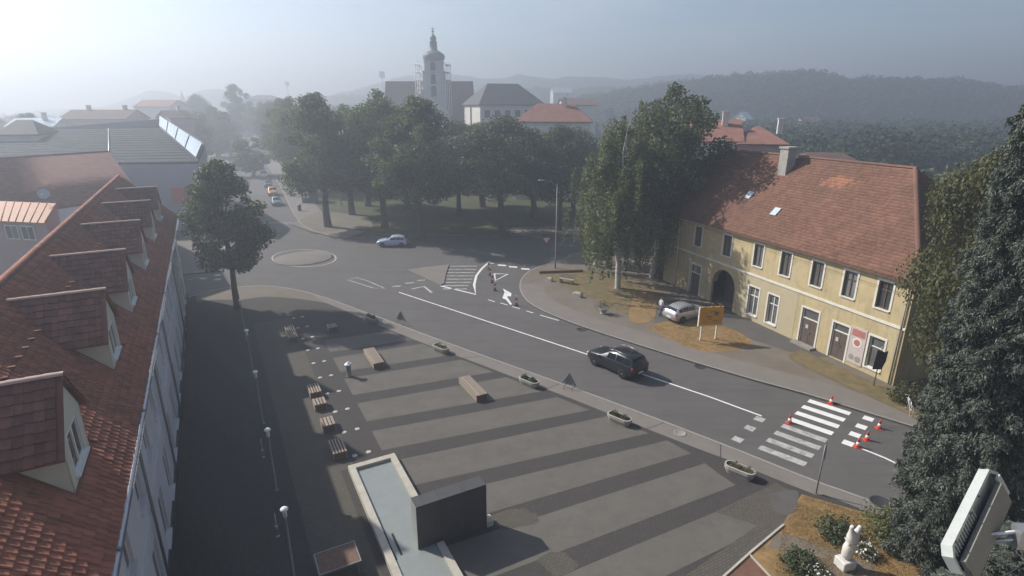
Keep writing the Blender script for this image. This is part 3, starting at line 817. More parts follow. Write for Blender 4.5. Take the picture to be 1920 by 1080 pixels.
for k, d in enumerate(DORM):
    body = MB()
    yb = EY - (DEZ - EZ) * (EY - RY) / (RZ_ - EZ)       # where the cheek top meets the roof
    zf = z_roof(DFY)
    for sgn in (-1, 1):
        x = d + sgn * (DHW - 0.3)
        q = [(x, DFY, zf - 0.1), (x, DFY, DEZ + 0.06), (x, yb - 0.1, DEZ + 0.06)]
        q2 = [(x - sgn * 0.12, p[1], p[2]) for p in q]
        body.add(q + q2, [(0, 1, 2) if sgn < 0 else (2, 1, 0), (0, 3, 4, 1)])
    hw = DHW - 0.3; wz0, wz1, ww = zf + 0.22, DEZ + 0.02, 0.62
    ap = DRZ - 0.12
    # gable front with the window hole
    P_ = [(d - hw, DFY, zf - 0.1), (d + hw, DFY, zf - 0.1), (d + hw, DFY, DEZ + 0.06), (d, DFY, ap), (d - hw, DFY, DEZ + 0.06), (d - ww, DFY, wz0), (d + ww, DFY, wz0), (d + ww, DFY, wz1), (d - ww, DFY, wz1)]
    body.add(P_, [(1, 0, 5, 6), (2, 1, 6, 7), (4, 8, 5, 0), (3, 2, 7, 8, 4)])
    bo = body.build('dormer', M['wall_cream'], LB)
    f = MB(); y = DFY - 0.06
    for a in ((d - ww, d - ww + 0.08, wz0, wz1), (d + ww - 0.08, d + ww, wz0, wz1), (d - 0.05, d + 0.05, wz0, wz1)): f.bx(a[0], a[1], y, y + 0.05, a[2], a[3])
    f.bx(d - ww, d + ww, y, y + 0.052, wz0, wz0 + 0.08).bx(d - ww, d + ww, y, y + 0.052, wz1 - 0.08, wz1)
    f.build('window_frame', M['frame_white'], bo)
    MB().add([(d - ww, y + 0.01, wz0), (d - ww, y + 0.01, wz1), (d + ww, y + 0.01, wz1), (d + ww, y + 0.01, wz0)], [(0, 1, 2, 3)]).build('pane', M['glass'], bo)
    MB().bx(d - ww - 0.1, d + ww + 0.1, DFY - 0.02, DFY + 0.1, wz0 - 0.06, wz0).build('window_sill', M['frame_white'], bo)
    rf = MB(); slope = (DRZ - DEZ) / DHW
    yr = EY - (DRZ - EZ) * (EY - RY) / (RZ_ - EZ) - 0.05
    ye = EY - (DEZ - 0.02 - EZ) * (EY - RY) / (RZ_ - EZ) - 0.05
    for sgn in (-1, 1):
        e = d + sgn * (DHW + 0.12); ez = DEZ - 0.12 * slope
        q = [(d, DFY + 0.10, DRZ), (d, yr, DRZ), (e, ye, ez), (e, DFY + 0.10, ez)]
        q2 = [(p[0], p[1], p[2] - 0.07) for p in q]
        rf.add(q + q2, [(0, 1, 2, 3) if sgn < 0 else (3, 2, 1, 0), (4, 5, 6, 7) if sgn > 0 else (7, 6, 5, 4), (3, 7, 4, 0) if sgn > 0 else (0, 4, 7, 3), (3, 2, 6, 7)])
    rfo = rf.build('dormer_roof', M['tile_dark'], bo)
    for sgn in (1, -1):
        Ud = Vector((-sgn, 0, slope)).normalized(); sld = (DHW + 0.12) * math.sqrt(1 + slope ** 2)
        X_ = Vector((0, 1, 0)) * (1 if sgn < 0 else -1)
        X_ = Vector((0, -1, 0)) if sgn < 0 else Vector((0, 1, 0))
        if X_.cross(Ud).z < 0: X_ = -X_
        e = d + sgn * (DHW + 0.12); ez = DEZ - 0.12 * slope
        ystart = DFY + 0.10 if X_.y < 0 else yr
        L_ = DFY + 0.10 - yr
        def keep(x, u, X_=X_, ystart=ystart, sld=sld):
            yy = ystart + X_.y * x; lim = ye + (yr - ye) * u / sld
            return yy > lim
        tl = tile_grid((e, ystart, ez + 0.005), X_, Ud, L_, sld + 0.1, keep)
        if sgn == 1 and k < 4: single_tiles(tl, dt, bo)
        else: joined_tiles('roof_tiles', tl, M['tile_dark'], bo)
    for yy in np.arange(yr, DFY + 0.05, 0.36):
        o = link('ridge_tile', rcm, bo); o.location = (d, yy, DRZ + 0.045); o.rotation_euler = (0, 0, math.pi / 2)

# ------------------------------------------------------------------ yellow house across the road
YA = math.atan2(-0.9319, 0.3627)
YB = empty('yellow_house', (17.0, 56.2, 0), YA, 'two storey weathered yellow house with red hipped roof and arched gateway', 'house')
Y0, Y1, YD, YH = -3.6, 23.7, 12.0, 7.35
UP = [(c - 0.5, c + 0.5, 4.85, 6.75) for c in (2.85, 6.85, 10.6, 13.5, 16.5, 19.25, 21.85)]
LO = dict(door1=(2.2, 3.7, 0.0, 3.0), w1=(10.1, 11.25, 0.5, 3.0), w2=(12.3, 13.4, 0.45, 2.95), door2=(15.8, 17.3, 0.05, 2.95), door3=(18.6, 19.9, 0.05, 2.75), w3=(21.5, 22.6, 0.5, 2.8))
arch = (5.4, 8.4, 0.0, 3.5)
holes = [(h[0] - Y0, h[1] - Y0, h[2], h[3]) for h in UP + list(LO.values()) + [arch]]
wm = MB(); wall_holes(wm, Y1 - Y0, YH, holes, 0.25)
wm.v = [(x + Y0, y, z) for x, y, z in wm.v]
wm.add([(Y0, 0, 0), (Y0, 0, YH), (Y0, YD, YH), (Y0, YD, 0)], [(0, 1, 2, 3)])
wm.add([(Y1, 0, 0), (Y1, YD, 0), (Y1, YD, YH), (Y1, 0, YH)], [(0, 1, 2, 3)])
wm.add([(Y0, YD, 0), (Y0, YD, YH), (Y1, YD, YH), (Y1, YD, 0)], [(0, 1, 2, 3)])
# spandrels of the archway
ac, aw, az = (arch[0] + arch[1]) / 2, (arch[1] - arch[0]) / 2, 2.0
for s in (-1, 1):
    pts = [(ac + s * aw * math.cos(t), az + (arch[3] - az) * math.sin(t)) for t in np.linspace(0, math.pi / 2, 9)]
    corner = (ac + s * aw, arch[3])
    for i in range(8):
        q = [corner, pts[i], pts[i + 1]]
        if s > 0: q = q[::-1]
        wm.add([(p[0], 0.0, p[1]) for p in q], [(0, 1, 2)])
        a, b = pts[i], pts[i + 1]
        wm.add([(a[0], 0, a[1]), (b[0], 0, b[1]), (b[0], 0.6, b[1]), (a[0], 0.6, a[1])], [(0, 1, 2, 3) if s < 0 else (3, 2, 1, 0)])
wm.build('wall', M['wall_yellow'], YB)
# paler rendered band on the ground floor around the shop windows
pb = MB(); wall_holes(pb, 15.2 - 9.0, 3.9, [(h[0] - 9.0, h[1] - 9.0, h[2], h[3]) for h in (LO['w1'], LO['w2'])], 0.02)
pb.v = [(x + 9.0, y - 0.012, z) for x, y, z in pb.v]
pb.build('plaster_panel', M['wall_pale'], YB)
MB().bx(Y0, Y1 + 0.02, -0.08, -0.002, 3.95, 4.12).build('string_course', M['trim_white'], YB)
MB().bx(Y0, Y1 + 0.1, -0.3, 0.0, YH - 0.22, YH - 0.02).build('cornice', M['trim_white'], YB)
for h in UP: window(YB, *h, 0.16, M['door_brown'], M['glass_grey'], 1, True, True, M['trim_white'])
for k in ('w1', 'w2', 'w3'): window(YB, *LO[k], 0.16, M['frame_white'], M['glass_grey'], 0 if k == 'w3' else 1, True, True, M['trim_white'])
for k in ('door1', 'door2', 'door3'):
    x0, x1, z0, z1 = LO[k]
    f = MB(); f.bx(x0, x0 + 0.09, 0.08, 0.2, z0, z1).bx(x1 - 0.09, x1, 0.08, 0.2, z0, z1).bx(x0 + 0.09, x1 - 0.09, 0.08, 0.2, z1 - 0.09, z1).bx(x0 + 0.09, x1 - 0.09, 0.08, 0.19, 2.1, 2.18)
    do = f.build('door', M['trim_white'], YB)
    xm = (x0 + x1) / 2
    for a, b in ((x0 + 0.09, xm - 0.01), (xm + 0.01, x1 - 0.09)): MB().bx(a, b, 0.11, 0.16, z0, 2.09).build('leaf_panel', M['door_brown'], do)
    MB().add([(x0, 0.15, 2.18), (x1, 0.15, 2.18), (x1, 0.15, z1), (x0, 0.15, z1)], [(0, 1, 2, 3)]).build('pane', M['glass_grey'], do)
    MB().bx(xm + 0.05, xm + 0.09, 0.04, 0.11, 1.0, 1.14).build('handle', M['steel'], do)
    s = MB(); w = 0.13; s.bx(x0 - w, x0, -0.035, 0.004, 0, z1 + w).bx(x1, x1 + w, -0.035, 0.004, 0, z1 + w).bx(x0, x1, -0.035, 0.004, z1, z1 + w); s.build('surround', M['trim_white'], do)
    if k != 'door1':
        MB().bx(xm - 0.35, xm - 0.12, 0.095, 0.105, 1.35, 1.65).build('notice', M['poster'], do)
MB().bx(arch[0], arch[1], 1.6, 1.7, 0, arch[3]).build('gate', M['door_brown'], YB)
MB().bx(15.6, 17.5, -0.6, 0.0, 0.0, 0.16).build('step', M['kerb'], YB)
# printed shop panel beside the right hand door
po = MB().bx(20.1, 21.3, -0.06, -0.004, 0.3, 3.0).build('shop_panel', M['poster'], YB)
MB().bx(20.2, 21.2, -0.066, -0.058, 2.35, 2.85).build('print_band', M['poster_red'], po)
c = MB(); c.lathe([(0.36, 0), (0.36, 0.01)], 20); o = c.build('print_ring', M['trim_white'], po); o.matrix_local = Matrix.Translation((20.7, -0.062, 1.9)) @ Matrix.Rotation(math.pi / 2, 4, 'X')
c = MB(); c.lathe([(0.24, 0), (0.24, 0.016)], 20); o = c.build('print_disc', M['poster_red'], po); o.matrix_local = Matrix.Translation((20.7, -0.060, 1.9)) @ Matrix.Rotation(math.pi / 2, 4, 'X')
for q in ((20.45, 0.75, 0.2), (20.95, 0.72, 0.22)):
    c = MB(); c.lathe([(q[2], 0), (q[2], 0.012)], 18); o = c.build('print_disc', M['kerb'], po); o.matrix_local = Matrix.Translation((q[0], -0.062, q[1])) @ Matrix.Rotation(math.pi / 2, 4, 'X')
d = MB(); d.path([(Y1 - 0.25, -0.28, YH - 0.1), (Y1 - 0.25, -0.1, YH - 0.7), (Y1 - 0.25, -0.1, 0.05)], 0.05, 8); d.build('downpipe', M['grey_metal'], YB)
d = MB(); d.path([(0.05, -0.1, YH - 0.7), (0.05, -0.1, 0.05)], 0.05, 8); d.build('downpipe', M['trim_white'], YB)
# roof: hipped on the right, half hip on the left
e, zr = 0.5, 13.55
ra, rb_ = (Y0 + 1.2, YD / 2, zr), (Y1 - 5.6, YD / 2, zr)
c1, c2, c3, c4 = (Y0 - e, -e, YH), (Y1 + e, -e, YH), (Y1 + e, YD + e, YH), (Y0 - e, YD + e, YH)
hm = lambda a, b, t: tuple(a[i] + (b[i] - a[i]) * t for i in range(3))
tt = 0.72
l1 = (Y0 - e, -e + (YD / 2 + e) * tt, YH + (zr - YH) * tt); l2 = (Y0 - e, YD + e - (YD / 2 + e) * tt, YH + (zr - YH) * tt)
rf = MB()
rf.add([c1, c2, rb_, ra, l1], [(0, 1, 2, 3, 4)]); rf.add([c2, c3, rb_], [(0, 1, 2)]); rf.add([c3, c4, l2, ra, rb_], [(0, 1, 2, 3, 4)]); rf.add([l1, ra, l2], [(0, 1, 2)]); rf.add([c1, l1, l2, c4], [(0, 1, 2, 3)])
rf.add([tuple((p[0], p[1], p[2] - 0.12)) for p in (c1, c2, c3, c4)] + [c1, c2, c3, c4], [(3, 2, 1, 0), (0, 1, 5, 4), (1, 2, 6, 5), (2, 3, 7, 6), (3, 0, 4, 7)])
yr_o = rf.build('roof', M['tile_old'], YB)
Uy = Vector((0, YD / 2 + e, zr - YH)); sly = Uy.length; Uy.normalize()
def keep_y(x, u):
    t = u / sly; xl = Y0 - e + (1.7 * max(0, (t - tt) / (1 - tt))); xr = Y1 + e - (6.1) * t
    return xl < x + Y0 - e < xr
def patch_y(x, u):
    x += Y0 - e
    q = ((x - 13.1) / 1.5) ** 2 + ((u - 6.7 - 0.2 * (x - 13)) / 0.62) ** 2
    return q < 0.45 or (q < 1.6 and random.random() < 0.55 * (1.7 - q))
tl = tile_grid((Y0 - e, -e, YH + 0.01), (1, 0, 0), Uy, Y1 - Y0 + 2 * e, sly, keep_y)
new = [t for t in tl if patch_y(t[0].x - Y0 + e, (t[0] - Vector((t[0].x, -e, YH))).length)]
ids = set(id(t) for t in new)
joined_tiles('roof_tiles', [t for t in tl if id(t) not in ids], M['tile_old'], yr_o)
joined_tiles('replaced_tiles', new, M['tile_new'], yr_o)['label'] = 'patch of fresh orange roof tiles'
Ux = Vector((-6.1, 0, zr - YH)); slx = Ux.length
joined_tiles('hip_tiles', tile_grid((Y1 + e, -e, YH + 0.01), (0, 1, 0), Ux.normalized(), YD + 2 * e, slx, lambda x, u: (YD / 2 + e) * u / slx < x < (YD + 2 * e) - (YD / 2 + e) * u / slx), M['tile_old'], yr_o)
rco = ridge_cap(M['tile_old'], 0.42, 0.16)
for x in np.arange(ra[0], rb_[0], 0.42):
    o = link('ridge_tile', rco, yr_o); o.location = (x, YD / 2, zr + 0.06)
hipv = Vector(c2) - Vector(rb_)
for t in np.arange(0, hipv.length - 0.4, 0.42):
    o = link('ridge_tile', rco, yr_o); o.location = Vector(rb_) + hipv.normalized() * t + Vector((0, 0, 0.06))
    o.rotation_euler = hipv.to_track_quat('X', 'Z').to_euler()
ch = MB(); ch.bx(7.2, 8.1, 4.3, 5.3, 11.0, 14.3); ch.bx(7.1, 8.2, 4.2, 5.4, 14.3, 14.45); ch.build('chimney', M['concrete_planter'], yr_o)
for x, y in ((6.3, 2.35), (10.3, 1.55)):
    z = YH + (y + e) * (zr - YH) / (YD / 2 + e)
    o = MB().box((0, 0, 0.06), (0.62, 0.8, 0.12)).build('skylight', M['skylight'], yr_o)
    o.location = (x, y, z + 0.05); o.rotation_euler = (math.atan2(zr - YH, YD / 2 + e), 0, 0)
# service wires along the facade
MB().path([(Y0 + 3, -0.25, 6.95), (10, -0.22, 6.7), (Y1 - 0.3, -0.2, 6.35)], 0.012, 4).build('cable', M['dark_metal'], YB)

# ------------------------------------------------------------------ buildings further off
def house(name, loc, rz, L, D, he, hr, wall, roofm, label, cat='house', group=None, hip=0.0, wins=(), chim=(), over=0.4, z0=-0.2, wsize=(1.0, 1.4), door=False):
    """box house; ridge along local X; front faces local -Y. wins: list of (face, x, z)"""
    h = empty(name, loc, rz, label, cat, group)
    w = MB(); hl = L / 2; hd = D / 2
    a, b, c, d = (-hl, -hd), (hl, -hd), (hl, hd), (-hl, hd)
    ring0 = [(*p, z0) for p in (a, b, c, d)]; ring1 = [(*p, he) for p in (a, b, c, d)]
    w.add(ring0 + ring1, [(0, 1, 5, 4), (1, 2, 6, 5), (2, 3, 7, 6), (3, 0, 4, 7)])
    if hip == 0: w.add([(-hl, -hd, he), (-hl, hd, he), (-hl, 0, hr - 0.1), (hl, -hd, he), (hl, hd, he), (hl, 0, hr - 0.1)], [(0, 2, 1), (3, 4, 5)])
    w.build('wall', wall, h)
    r = MB(); o = over; k = (hr - he) / hd; ez = he - o * k
    x0, x1 = -hl - o, hl + o
    ra, rb = (x0 + hip, 0, hr), (x1 - hip, 0, hr)
    e1, e2, e3, e4 = (x0, -hd - o, ez), (x1, -hd - o, ez), (x1, hd + o, ez), (x0, hd + o, ez)
    V = [e1, e2, e3, e4, ra, rb]; V2 = [(p[0], p[1], p[2] - 0.18) for p in V]
    F = [(0, 1, 5, 4), (2, 3, 4, 5)] + ([(1, 2, 5), (3, 0, 4)] if hip else [])
    r.add(V + V2, F + [tuple(i + 6 for i in reversed(f)) for f in F] + [(0, 6, 7, 1), (2, 8, 9, 3)] + ([(1, 7, 8, 2), (3, 9, 6, 0)] if hip else [(1, 7, 11, 5), (5, 11, 8, 2), (3, 9, 10, 4), (4, 10, 6, 0)]))
    ro = r.build('roof', roofm, h)
    for cx, cyy, s in chim:
        zb = hr - abs(cyy) * k - 0.5
        c = MB(); c.bx(cx - s, cx + s, cyy - s, cyy + s, zb, hr + 1.0); c.bx(cx - s - 0.08, cx + s + 0.08, cyy - s - 0.08, cyy + s + 0.08, hr + 1.0, hr + 1.12); c.build('chimney', M['wall_white'], ro)
    for face, x, z in wins:
        ww, wh = wsize
        f = MB()
        if face == 'f': f.bx(x - ww / 2, x + ww / 2, -hd - 0.05, -hd + 0.02, z, z + wh); g = [(x - ww / 2 + .08, -hd - 0.06, z + .08), (x + ww / 2 - .08, -hd - 0.06, z + .08), (x + ww / 2 - .08, -hd - 0.06, z + wh - .08), (x - ww / 2 + .08, -hd - 0.06, z + wh - .08)]
        elif face == 'l': f.bx(-hl - 0.05, -hl + 0.02, x - ww / 2, x + ww / 2, z, z + wh); g = [(-hl - 0.06, x + ww / 2 - .08, z + .08), (-hl - 0.06, x - ww / 2 + .08, z + .08), (-hl - 0.06, x - ww / 2 + .08, z + wh - .08), (-hl - 0.06, x + ww / 2 - .08, z + wh - .08)]
        else: f.bx(hl - 0.02, hl + 0.05, x - ww / 2, x + ww / 2, z, z + wh); g = [(hl + 0.06, x - ww / 2 + .08, z + .08), (hl + 0.06, x + ww / 2 - .08, z + .08), (hl + 0.06, x + ww / 2 - .08, z + wh - .08), (hl + 0.06, x - ww / 2 + .08, z + wh - .08)]
        fo = f.build('window', M['frame_white'], h)
        MB().add(g, [(0, 1, 2, 3)]).build('pane', M['glass'], fo)
    return h

# tiled wing behind the long building, dark roofed hall, orange metal lean-to
def slab_roof(name, pts, thick, m, parent):
    mb = MB(); n = len(pts); low = [(p[0], p[1], p[2] - thick) for p in pts]
    mb.add([tuple(p) for p in pts] + low, [tuple(range(n)), tuple(range(2 * n - 1, n - 1, -1))] + [(i, n + i, n + (i + 1) % n, (i + 1) % n) for i in range(n)])
    return recalc(mb.build(name, m, parent))
wing = empty('tiled_wing', (0, 0, 0), 0, 'low tiled wing with dark patched red roof behind the ridge of the long building', 'building')
WA, WB_ = AT(205, 284, 72), AT(-60, 312, 60)
WB_.z = WA.z; WA2, WB2 = AT(262, 352, 60), AT(-60, 405, 47)
wz = (WA2.z + WB2.z) / 2 - 0.6; WA2.z = WB2.z = wz
back = (WA - WA2); back.z = 0
WA3, WB3 = WA + back, WB_ + back; WA3.z = WB3.z = wz
slab_roof('roof', [WB2, WA2, WA, WB_], 0.15, M['tile_dark'], wing); slab_roof('roof', [WB_, WA, WA3, WB3], 0.15, M['tile_dark'], wing)
X_ = (WA2 - WB2).normalized(); U_w = (WB_ - WB2); U_w = (U_w - X_ * U_w.dot(X_)); su = U_w.length
skew = (WB_ - WB2).dot(X_)
joined_tiles('roof_tiles', tile_grid(WB2 + Vector((0, 0, 0.02)), X_, U_w, (WA2 - WB2).length + 8, su, lambda x, u: skew * u / su < x < (WA2 - WB2).length + ((WA - WA2).dot(X_)) * u / su), M['tile_dark'], wing)
mb = MB(); mb.add([tuple(p) for p in (WB2, WA2, WA3, WB3)] + [(p.x, p.y, -0.1) for p in (WB2, WA2, WA3, WB3)] + [tuple(WA), tuple(WB_)], [(0, 4, 5, 1), (1, 5, 6, 2), (2, 6, 7, 3), (3, 7, 4, 0), (1, 2, 8), (0, 9, 3)])
mb.build('wall', M['wall_grey'], wing)
rcw = ridge_cap(M['tile_dark'], 0.42, 0.15)
rv = (WA - WB_)
for t in np.arange(0, rv.length - 0.3, 0.42):
    o = link('ridge_tile', rcw, wing); o.location = WB_ + rv.normalized() * t + Vector((0, 0, 0.05)); o.rotation_euler = (0, 0, math.atan2(rv.y, rv.x))

hall = empty('dark_roofed_hall', (0, 0, 0), 0, 'large hall with dark blue grey metal roof and glazed strip beside the far street', 'building')
HBR, HBL, HTR, HTL = AT(372, 304, 84), AT(-10, 306, 80), AT(296, 222, 112), AT(8, 263, 104)
HBL.z = HBR.z = (HBR.z + HBL.z) / 2; HTR.z = HTL.z = (HTR.z + HTL.z) / 2
slab_roof('roof', [HBL, HBR, HTR, HTL], 0.4, M['roof_metal'], hall)
HBR2, HTR2 = AT(384, 272, 92), AT(300, 220, 118)
up_ = Vector((0, 0, 0.35))
for i in range(4):
    a0_, a1_ = i / 4 + 0.012, (i + 1) / 4 - 0.012
    def lp(t, w): return (HBR.lerp(HTR, t)).lerp(HBR2.lerp(HTR2, t), w) + up_ * 2.4
    slab_roof('skylight_pane', [lp(a0_, -0.12), lp(a0_, 0.75), lp(a1_, 0.75), lp(a1_, -0.12)], 0.08, M['skylight'], hall)
slab_roof('parapet', [HBR + up_, HBR2 + up_, HTR2 + up_, HTR + up_ * 0.2], 0.5, M['roof_slate'], hall)
seam = MB()
for i in range(1, 14):
    t = i / 14; seam.tube(HBL.lerp(HTL, t) + Vector((0, 0, .03)), HBR.lerp(HTR, t) + Vector((0, 0, .03)), 0.03, 0.03, 4)
seam.build('roof_seam', M['roof_metal'], hall)
seam = MB(); seam.tube(HBL.lerp(HBR, 0.55) + Vector((0, 0, .06)), HTL.lerp(HTR, 0.66) + Vector((0, 0, .06)), 0.09, 0.09, 6); seam.build('lightning_rod', M['steel'], hall)
mb = MB(); base = [HBL, HBR, HBR2, HTR2, HTL]
n = 5; mb.add([(p.x, p.y, p.z - 0.3) for p in base] + [(p.x, p.y, -0.1) for p in base], [(i, n + i, n + (i + 1) % n, (i + 1) % n) for i in range(n)])
recalc(mb.build('wall', M['wall_hall'], hall))
for i in range(6):
    for k in range(2):
        a = HBR.lerp(HBR2, (i + 0.25) / 6); b = HBR.lerp(HBR2, (i + 0.8) / 6)
        d = (b - a).normalized(); nn = Vector((d.y, -d.x, 0)) * 0.05
        z = 1.0 + k * 3.4
        MB().add([(*(a + nn)[:2], z), (*(b + nn)[:2], z), (*(b + nn)[:2], z + 2.0), (*(a + nn)[:2], z + 2.0)], [(0, 1, 2, 3), (3, 2, 1, 0)]).build('window', M['glass'], hall)
bd = (HBR - HBL).normalized(); bn = Vector((bd.y, -bd.x, 0)) * 0.1
bc = AT(338, 362, HBR.y - 1.5)
bt = HBR - bd * 3.4
o = MB().box((0, 0, 0), (1.9, 0.12, 2.2)).build('red_banner', M['red_banner'], label='red banner hanging on the grey end wall of the dark roofed hall', cat='banner')
o.location = (bt.x + bn.x, bt.y + bn.y, 5.2); o.rotation_euler = (0, 0, math.atan2(bd.y, bd.x))

lean = empty('metal_roofed_annex', (0, 0, 0), 0, 'pink walled annex with orange standing seam roof and white windows', 'building')
A1, A2, A3, A4 = AT(-60, 424, 46), AT(80, 405, 44.5), AT(102, 370, 49), AT(-60, 385, 51)
A1.z = A2.z = (A1.z + A2.z) / 2; A3.z = A4.z = (A3.z + A4.z) / 2
slab_roof('roof', [A1, A2, A3, A4], 0.12, M['roof_orange'], lean)
for i in range(12):
    t = i / 11; s_ = MB(); s_.tube(A1.lerp(A2, t) + Vector((0, 0, .03)), A4.lerp(A3, t) + Vector((0, 0, .03)), 0.035, 0.035, 4); s_.build('roof_seam', M['roof_orange'], lean)
mb = MB(); q = [A1 + Vector((0.1, 0.25, 0)), A2 + Vector((-0.1, 0.25, 0)), A3, A4]
mb.add([(p.x, p.y, p.z - 0.1) for p in q] + [(p.x, p.y, 0) for p in q], [(0, 4, 5, 1), (1, 5, 6, 2), (2, 6, 7, 3), (3, 7, 4, 0)])
recalc(mb.build('wall', M['wall_pink'], lean))
wd = (q[1] - q[0]).normalized(); wn = Vector((wd.y, -wd.x, 0))
for t0, t1 in ((0.44, 0.62), (0.65, 0.83)):
    a = q[0].lerp(q[1], t0) + wn * 0.04; b = q[0].lerp(q[1], t1) + wn * 0.04; zt = q[0].z - 0.35
    f = MB().add([(a.x, a.y, zt - 1.2), (b.x, b.y, zt - 1.2), (b.x, b.y, zt), (a.x, a.y, zt)], [(0, 1, 2, 3)]).build('window', M['frame_white'], lean)
    for s0, s1 in ((0.08, 0.46), (0.54, 0.92)):
        a2 = a.lerp(b, s0) + wn * 0.02; b2 = a.lerp(b, s1) + wn * 0.02
        MB().add([(a2.x, a2.y, zt - 1.1), (b2.x, b2.y, zt - 1.1), (b2.x, b2.y, zt - 0.1), (a2.x, a2.y, zt - 0.1)], [(0, 1, 2, 3)]).build('pane', M['glass_grey'], f)
dish = empty('satellite_dish', tuple(A3 + Vector((-0.6, -0.3, 0.1))), 0, 'grey satellite dish at the end of the orange metal roof', 'satellite dish')
dm = MB(); dm.lathe([(0.02, 0), (0.25, 0.03), (0.45, 0.11), (0.46, 0.12)], 20); o = dm.build('reflector', M['steel'], dish); o.location = (0, 0, 0.75); o.rotation_euler = (1.15, 0, 0.5)
MB().tube((0, 0, -0.05), (0, 0.06, 0.75), 0.03).build('mast', M['grey_metal'], dish)
MB().tube((0, 0, 0.6), (0.25, -0.5, 0.75), 0.015).box((0.25, -0.52, 0.77), (0.1, 0.12, 0.1)).build('receiver_arm', M['white_plastic'], dish)

# houses left of the far street
def at_house(name, u, vr, ve, y, wpx, D, rz, wall, roofm, label, hip=0.0, cat='house', group=None, wins=(), chim=(), L=None, wsize=(1.0, 1.4)):
    c = AT(u, vr, y); e = AT(u, ve, y)
    L = L or wpx / FPX * y
    return house(name, (c.x, y + D / 2, 0), rz, L, D, max(2.5, e.z), max(c.z, e.z + 1.0), wall, roofm, label, cat, group, hip, wins, chim, wsize=wsize)
at_house('far_house', 165, 206, 222, 150, 110, 12, 0.10, M['wall_pink'], M['roof_brown'], 'long house with brown roof and a row of skylights behind the hall', chim=((-4, 0.5, 0.4), (5, 0.5, 0.4)))
at_house('far_house', 40, 222, 236, 120, 70, 9, 0.25, M['wall_white'], M['skylight'], 'house with sunlit pale roof and chimney at the left edge', chim=((1.5, -1, 0.35),))
at_house('far_house', 3, 226, 250, 95, 60, 9, 0.35, M['wall_white'], M['roof_slate'], 'dark roofed house cut off by the left edge', hip=2)
at_house('far_house', 285, 187, 199, 230, 70, 11, -0.15, M['wall_white'], M['tile_far'], 'red roofed house under the pointed hill')
at_house('far_house', 310, 207, 220, 150, 40, 8, 0.9, M['wall_pink'], M['roof_brown'], 'small brown roofed house above the glazed strip of the hall', chim=((1, 0, 0.4),))
bl = at_house('flat_block', 485, 178, 186, 330, 55, 14, 0, M['wall_white'], M['roof_slate'], 'pale flat topped block standing at the end of the street', hip=5, cat='building')
# spire on the left horizon
sp = empty('spire', tuple(AT(343, 190, 460)), 0, 'thin pointed church spire on the left skyline', 'spire')
z0_ = sp.location.z; sp.location.z = 0
MB().lathe([(1.8, 0), (1.8, z0_ + 1), (1.5, z0_ + 2), (0.05, AT(343, 168, 460).z)], 8).build('steeple', M['copper'], sp)

# white building with dark hipped roof, red roofed house, houses behind the yellow one
yw = 150
wb = house('white_building', (-2.4, 159.5, 0), 0.4, 17.8, 13, AT(900, 193, yw).z, AT(905, 156, yw + 6).z, M['wall_white'], M['roof_slate'], 'large white building with dark hipped roof and sunlit end wall right of the church', 'building', None, 5.0,
           [('f', x, z) for x in (-7, -4.2, -1.4, 1.4, 4.2, 7) for z in (14.6, 10.5)], (), 0.5, wsize=(1.7, 2.0))
MB().bx(-9.0, -8.88, 0.2, 1.0, 9, 17.2).build('slot_window', M['glass'], wb)
at_house('red_roofed_house', 1045, 194, 226, 112, 135, 12, -0.12, M['wall_white'], M['tile_far'], 'long red roofed house between the white building and the birches', hip=4, chim=((2, -1, 0.35),))
at_house('far_house', 1085, 184, 196, 190, 60, 10, 0.1, M['wall_white'], M['roof_brown'], 'brown roofed house behind the long red roof')
at_house('far_house', 1362, 226, 262, 78, 95, 11, -0.25, M['wall_white'], M['tile_far'], 'house with faded red roof and two chimneys close behind the yellow house, left one', chim=((-2.5, -1.5, 0.4), (1.6, -1.5, 0.4)))
at_house('far_house', 1455, 240, 268, 76, 80, 11, -0.25, M['wall_pink'], M['tile_far'], 'house with brick red roof close behind the yellow house chimney', hip=3, chim=((2.6, -1.2, 0.35),))
at_house('far_house', 1590, 292, 318, 62, 150, 9, -0.35, M['wall_pink'], M['roof_brown'], 'dark brown roof directly behind the ridge of the yellow house', hip=3)

# ------------------------------------------------------------------ church
yc = 172.0
cx = AT(815, 150, yc).x
Zc = lambda v: AT(815, v, yc).z
church = empty('church', (cx, yc, 0), 0, 'baroque church with onion domed tower and dark brown nave roof above the trees', 'church')
tw = 2.9
t = MB(); t.box((0, 0, Zc(135) / 2 - 0.1), (2 * tw, 2 * tw, Zc(135) + 0.2)); t.box((0, 0, Zc(125)), (2 * tw - 0.9, 2 * tw - 0.9, Zc(115) - Zc(135)))
to = t.build('tower', M['tower_white'], church)
for z, e_ in ((Zc(135), 0.5), (Zc(116.5), -0.5), (Zc(160), 0.5)): MB().box((0, 0, z), (2 * tw + e_, 2 * tw + e_, 0.35)).build('cornice', M['tower_white'], to)
for v in (128, 150, 172):
    w = MB(); zc = Zc(v)
    w.bx(-0.7, 0.7, -tw - 0.04, -tw + 0.05, zc - 1.3, zc + 0.9); w.lathe([(0.7, 0), (0.7, 0.09)], 16); w.v[-32:] = [(x, -tw - 0.04 + z, zc + 0.9 + y) for x, y, z in w.v[-32:]]
    w.build('louvre', M['glass'], to)
R = 1.0
dome = MB(); z = [Zc(v) for v in (116, 112, 107, 102, 98, 95.5, 94, 80, 78.5, 77, 73, 69, 65, 62)]
r = [2.5, 2.95, 3.15, 2.95, 2.1, 1.45, 1.1, 1.0, 1.2, 0.7, 0.95, 0.8, 0.34, 0.12]
dome.lathe(list(zip(r, z)), 16)
do = dome.build('onion_dome', M['copper'], church)
